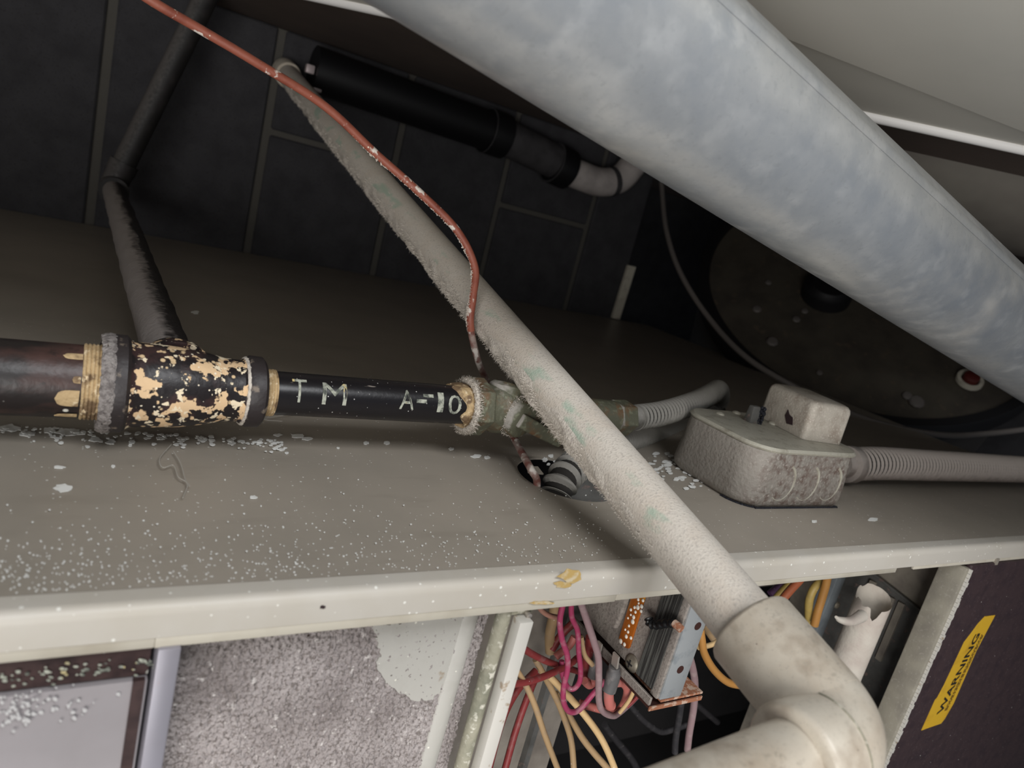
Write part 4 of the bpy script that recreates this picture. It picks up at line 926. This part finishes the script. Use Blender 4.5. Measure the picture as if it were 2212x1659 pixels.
# lint crust hugging the side of the pipe that faces left
side = Vector((-1, 0, -0.75)); side = (side - PD * side.dot(PD)).normalized(); oth = PD.cross(side).normalized()
K = 26; vs = []
for i in range(n + 1):
    s = 0.03 + (Lp * 0.93 - 0.03) * i / n
    grow = min(1, max(0.05, (s - 0.02) / 0.10)) * (1.0 if s < 0.75 else 0.7)
    for k in range(K):
        a = math.radians(-62 + 124 * k / (K - 1)); edge = math.cos(a * 90 / 62)
        nz = noise.fractal(Vector((s * 70, a * 2.2, 1.7)), 0.75, 2.1, 5)
        h = -0.0005 + grow * (0.0007 + max(0.0, 0.0004 + 0.0024 * nz)) * max(0, edge) ** 1.4
        vs.append(PQ + PD * s + (side * math.cos(a) + oth * math.sin(a)) * (PR + h))
mb = MB(); mb.add(vs, [(i * K + k, i * K + k + 1, (i + 1) * K + k + 1, (i + 1) * K + k) for i in range(n) for k in range(K - 1)]); obj('lint_crust', mb, M['dust_pale'], pvc, kind='stuff')
fz = MB(); rnd = random.Random(31)
for i in range(5200):
    s = rnd.uniform(0.045, Lp * 0.9); a = rnd.gauss(0, 0.40)
    if noise.noise(Vector((s * 45, a * 2, 8.8))) < -0.15: continue
    rdv = side * math.cos(a) + oth * math.sin(a); p = PQ + PD * s + rdv * (PR + 0.0004)
    l = rnd.uniform(0.0008, 0.0030) * (1.0 if s > 0.12 else 0.5); dirv = (rdv + PD * rnd.uniform(-0.8, 0.8) + oth * rnd.uniform(-0.8, 0.8)).normalized()
    t = dirv.cross(PD).normalized() * rnd.uniform(0.00008, 0.00018)
    m_ = p + dirv * l * 0.6; e = p + dirv * l + Vector((rnd.uniform(-1, 1), rnd.uniform(-1, 1), rnd.uniform(-1, 1))) * l * 0.4
    fz.add([p - t, p + t, m_ + t, m_ - t, e], [(0, 1, 2, 3), (3, 2, 4)])
obj('lint_fuzz', fz, M['dust_pale'], pvc, smooth=False, kind='stuff')
# elbow
EC = PQ - PD * 0.0510
e2 = Vector((-0.95, 0.0, -0.12)); e2 = (e2 - PD * e2.dot(PD)).normalized()
SR = 0.0182
rb_ = 0.012; arc_ = []
for k in range(15):
    t = k / 14; a = math.radians(90 * t)
    arc_.append(EC + PD * rb_ + e2 * rb_ - e2 * rb_ * math.cos(a) - PD * rb_ * math.sin(a))
body = [EC + PD * 0.0135] + arc_ + [EC + e2 * 0.0135]
mb = MB(); mb.sweep(body, SR - 0.0004, 48); el = obj('elbow', mb, M['pvc_fit'], pvc)
mb = MB(); mb.lathe(EC, PD, [(0.010, SR - 0.0003), (0.0470, SR + 0.0003), (0.0482, SR - 0.0003), (0.0490, SR - 0.0016), (0.0490, PR - 0.001)], 56); obj('upper_socket', mb, M['pvc_fit'], el)
mb = MB(); mb.lathe(EC, e2, [(0.010, SR - 0.0003), (0.0250, SR + 0.0003), (0.0264, SR - 0.0002), (0.0272, SR - 0.0014), (0.0272, PR - 0.001)], 56); obj('lower_socket', mb, M['pvc_fit'], el)
mb = MB(); mb.lathe(EC, e2, [(0.0105, SR - 0.0004), (0.0105, SR + 0.0001), (0.0109, SR + 0.0001), (0.0109, SR - 0.0004)], 72, caps=False); obj('mould_seam', mb, M['bead_green'], el)
mb = MB(); mb.sweep([EC + e2 * 0.02, EC + e2 * 0.34], PR, 48); obj('lower_pipe', mb, M['pvc_fit'], pvc)
pe_ = PQ + PD * (Lp - 0.03)
mb = MB(); mb.lathe(pe_ - PD * 0.004, PD, [(0, PR), (0, 0.0160), (0.0015, 0.0165), (0.024, 0.0165)], 40, caps=False); obj('far_socket', mb, M['pvc_fit'], pvc)

# ------------------------------------------------------------------ reddish-brown tube
tube = thing('copper_tube', at(1165, 1050, 0.41), 'thin reddish brown tube flecked with paint, curving down into the panel hole', 'tube')
q = [at(190, -95, 0.33), at(318, -4, 0.34), at(430, 62, 0.355), at(545, 130, 0.37), at(700, 228, 0.395), at(812, 332, 0.415), at(900, 410, 0.425), at(985, 495, 0.435), at(1025, 575, 0.440), at(1022, 640, 0.440), at(1016, 700, 0.442), at(1030, 770, 0.455), at(1050, 820, 0.468), at(1080, 880, 0.462), at(1115, 955, 0.430), on_z(1146, 1012, 0.009), on_z(1160, 1044, 0.001), on_z(1160, 1044, 0.001) + Vector((0.001, -0.002, -0.02))]
pp = spline(q, 10)
cut = int(len(pp) * 0.60)
ct = obj('upper_run', MB().sweep(pp[:cut + 1], 0.0024, 14), M['copper'], tube)
obj('lower_run', MB().sweep(pp[cut:], 0.0022, 14), M['copper_dusty'], tube, label='dusty lower run of the tube')
fz = MB(); rnd = random.Random(77)
for i in range(int(len(pp) * 0.27), cut):
    for _ in range(7):
        p = pp[i] + (pp[min(i + 1, len(pp) - 1)] - pp[i]) * rnd.random(); t = (pp[i + 1] - pp[i]).normalized()
        sd = Vector((-1, 0, -0.4)); sd = (sd - t * sd.dot(t)).normalized(); sd = (sd + t.cross(sd) * rnd.gauss(0, 0.5)).normalized()
        b = p + sd * 0.0021; k = 0.0003 + 0.0011 * max(0, noise.noise(Vector((i * 0.25, 0, 3))) + 0.2) * rnd.random()
        e = b + sd * k * 1.4 + t * rnd.uniform(-1, 1) * k; w = t * rnd.uniform(0.0003, 0.0008)
        fz.add([b - w, b + w, e + w * 0.5, e - w * 0.5], [(0, 1, 2, 3)])
obj('tube_lint', fz, M['dust_pale'], tube, smooth=False, kind='stuff')

# ------------------------------------------------------------------ galvanised vent pipe
V1 = at(1142, -70, 0.25); V2 = at(2214, 743, 0.56); VD = (V2 - V1).normalized(); VR = 0.038
vent = thing('vent_pipe', (V1 + V2) / 2 - Vector((0, 0, VR)), 'shiny galvanised sheet metal vent pipe crossing overhead', 'vent pipe')
mb = MB(); mb.sweep([V1 - VD * 0.10, V2 + VD * 0.55], VR, 96, caps=False); vp_ = obj('pipe_shell', mb, M['galv'], vent)
u = Vector((0, -0.45, -0.9)); u = (Vector((0, -0.80, 0.6)) - VD * Vector((0, -0.80, 0.6)).dot(VD)).normalized(); w = VD.cross(u).normalized()
vs = []
for i in range(61):
    s = -0.10 + 1.20 * i / 60
    for k in range(5):
        a = math.radians(-2 + 3.2 * k) ; h = 0.0001 + 0.0008 * (1 if 0 < k < 4 else 0)
        vs.append(V1 + VD * s + (u * math.cos(a) + w * math.sin(a)) * (VR + h))
mb = MB(); mb.add(vs, [(i * 5 + k, i * 5 + k + 1, (i + 1) * 5 + k + 1, (i + 1) * 5 + k) for i in range(60) for k in range(4)]); obj('lock_seam', mb, M['galv'], vp_)

# ------------------------------------------------------------------ black drain line on the wall
abs_ = thing('black_drain_line', (0.5, 0.79, 0.2), 'black plastic drain line clamped high on the block wall with pale trap', 'pipe')
YA = 0.795
A0 = on_y(676, 148, YA); A1 = on_y(1052, 282, YA); AD = (A1 - A0).normalized(); AR = 0.029
mb = MB(); mb.sweep([A0, A1 + AD * 0.02], AR, 36); obj('long_pipe', mb, M['abs'], abs_)
mb = MB(); mb.lathe(A1 - AD * 0.001, AD, [(0, AR), (0, AR + 0.0035), (0.004, AR + 0.004), (0.032, AR + 0.004), (0.033, AR)], 40); obj('black_hub', mb, M['abs'], abs_)
mb = MB(); mb.lathe(A1 + AD * -0.0015, AD, [(0, AR + 0.0032), (0, AR + 0.0045), (0.0012, AR + 0.0045)], 40, caps=False); obj('pale_ring', mb, M['abs_grey'], abs_)
A2 = on_y(1196, 352, YA); B_ = (A2 - A1).normalized()
mb = MB(); mb.lathe(A1 + AD * 0.030, B_, [(0, AR - 0.002), (0.06, AR - 0.002), ((A2 - A1).length - 0.03, AR - 0.002)], 36); obj('grey_coupling', mb, M['abs_grey'], abs_)
mb = MB(); mb.lathe(A2, B_, [(-0.0015, AR - 0.004), (-0.0015, AR + 0.003), (0.0, AR + 0.0035), (0.030, AR + 0.003), (0.031, AR - 0.006)], 40); obj('black_band', mb, M['abs'], abs_)
mb = MB(); mb.lathe(A2 - B_ * 0.003, B_, [(0, AR + 0.0010), (0, AR + 0.0036), (0.0014, AR + 0.0036)], 40, caps=False); obj('pale_ring', mb, M['abs_grey'], abs_)
tr = spline([A2 + B_ * 0.02, on_y(1255, 380, YA), on_y(1295, 393, YA), on_y(1335, 388, YA), on_y(1362, 362, YA), on_y(1390, 320, YA), on_y(1405, 290, YA)], 8)
mb = MB(); mb.sweep(tr, 0.0235, 32); obj('trap_bend', mb, M['abs_white'], abs_, label='off white trap bend')
mb = MB(); k = int(len(tr) * 0.42); mb.sweep(tr[k:k + 3], 0.0246, 32); obj('trap_seam', mb, M['abs_grey'], abs_)
for (px, py) in ((668, 150), (684, 190)):
    c = on_y(px, py, YA - 0.012); mb = MB(); mb.box((c.x - 0.005, c.y - 0.005, c.z - 0.005), (c.x + 0.006, c.y + 0.004, c.z + 0.006)); obj('metal_clip', mb, M['clip'], abs_, bevel=(0.0015, 2))

# ------------------------------------------------------------------ tank behind the right end
TS = 1.25
TC = CAM + (Vector((0.952, 0.396, 0.163)) - CAM) * TS; TN = Vector((-0.492, -0.413, 0.766)).normalized(); TR = 0.239 * TS
tank = thing('water_heater', TC - TN * 0.5, 'dark round water heater with black rim and dusty flat top', 'water heater')
mb = MB(); mb.lathe(TC, TN, [(-0.55, TR - 0.016), (-0.02, TR - 0.016)], 80); obj('jacket', mb, M['heater_body'], tank)
mb = MB(); mb.lathe(TC, TN, [(-0.03, TR - 0.01), (-0.03, TR), (0.0, TR), (0.004, TR - 0.003), (0.004, TR - 0.017), (-0.006, TR - 0.020), (-0.006, TR - 0.03)], 96, caps=False); obj('black_rim', mb, M['heater_rim'], tank)
mb = MB(); mb.lathe(TC, TN, [(-0.02, TR - 0.019), (-0.004, TR - 0.020), (-0.002, 0.15), (0.0, 0.0)], 96, caps=False); tl = obj('flat_top', mb, M['heater_top'], tank)
def on_tank(px, py, h=0.0):
    r = ray(px, py); t = ((TC + TN * h - CAM).dot(TN)) / r.dot(TN); return CAM + r * t
c = on_tank(1783, 640, 0); mb = MB(); mb.lathe(c, TN, [(0, 0.042), (0.02, 0.042), (0.022, 0.036), (0.03, 0.03)], 28); obj('draft_collar', mb, M['heater_rim'], tank)
c = on_tank(2093, 823, 0); mb = MB(); mb.lathe(c, TN, [(0, 0.020), (0.006, 0.0195), (0.006, 0.014), (0.002, 0.013)], 28, caps=False); pt = obj('port_ring', mb, M['stick'], tank)
mb = MB(); mb.lathe(c, TN, [(0, 0.012), (0.012, 0.0115), (0.014, 0.008)], 24); obj('red_nipple', mb, M['red_plastic'], tank, label='red outlet nipple')
rnd = random.Random(3); db = MB()
for (px, py, r) in ((1660, 610, 0.006), (1635, 668, 0.008), (1720, 690, 0.007), (1738, 672, 0.006), (1668, 738, 0.010), (1980, 868, 0.012), (1960, 855, 0.008), (1822, 888, 0.006), (1770, 805, 0.005)):
    c = on_tank(px, py, 0); db.lathe(c, TN, [(0, r), (r * 0.3, r * 0.8), (r * 0.4, 0.0002)], 9)
obj('debris', db, M['cable'], tl, kind='stuff')
# cable in front of the tank
q = [at(1426, 340, 1.22), at(1430, 410, 1.20), at(1440, 500, 1.15), at(1470, 590, 1.10), at(1530, 685, 1.04), at(1610, 770, 0.97), at(1720, 838, 0.93), at(1830, 890, 0.94), at(1930, 922, 0.95), at(2040, 940, 0.96), at(2130, 937, 0.98), at(2230, 925, 1.0), at(2330, 905, 1.02)]
tag(obj('loose_cable', MB().sweep(spline(q, 10), 0.0040, 12), M['cable']), 'thin grey cable draped along the rim of the dark tank', 'cable')
# pale strip at the wall corner
s0 = on_y(1367, 575, YW - 0.012); s1 = on_y(1325, 712, YW - 0.012)
tag(obj('pale_strip', MB().prism([Vector((s1.x - 0.009, s1.y, 0.0016)), Vector((s1.x + 0.009, s1.y, 0.0016)), Vector((s0.x + 0.009, s0.y, s0.z)), Vector((s0.x - 0.009, s0.y, s0.z))], (0, 0.008, 0)), M['stick'], smooth=False, bevel=(0.001, 2)), 'short off white strip standing at the block wall corner', 'strip')

# cobweb strands on the panel
wb_ = MB()
for pts in ([(370, 960), (345, 990), (352, 1010), (375, 1005), (385, 1030), (405, 1045), (395, 1075)], [(375, 975), (390, 1000), (400, 1035), (410, 1050)], [(610, 910), (570, 905), (640, 893)]):
    wb_.sweep(spline([on_z(x, y, 0.002) for x, y in pts], 5), 0.00022, 5)
tag(obj('cobweb', wb_, M['web'], kind='stuff'), 'loose grey cobweb strands lying on the furnace panel', 'cobweb')
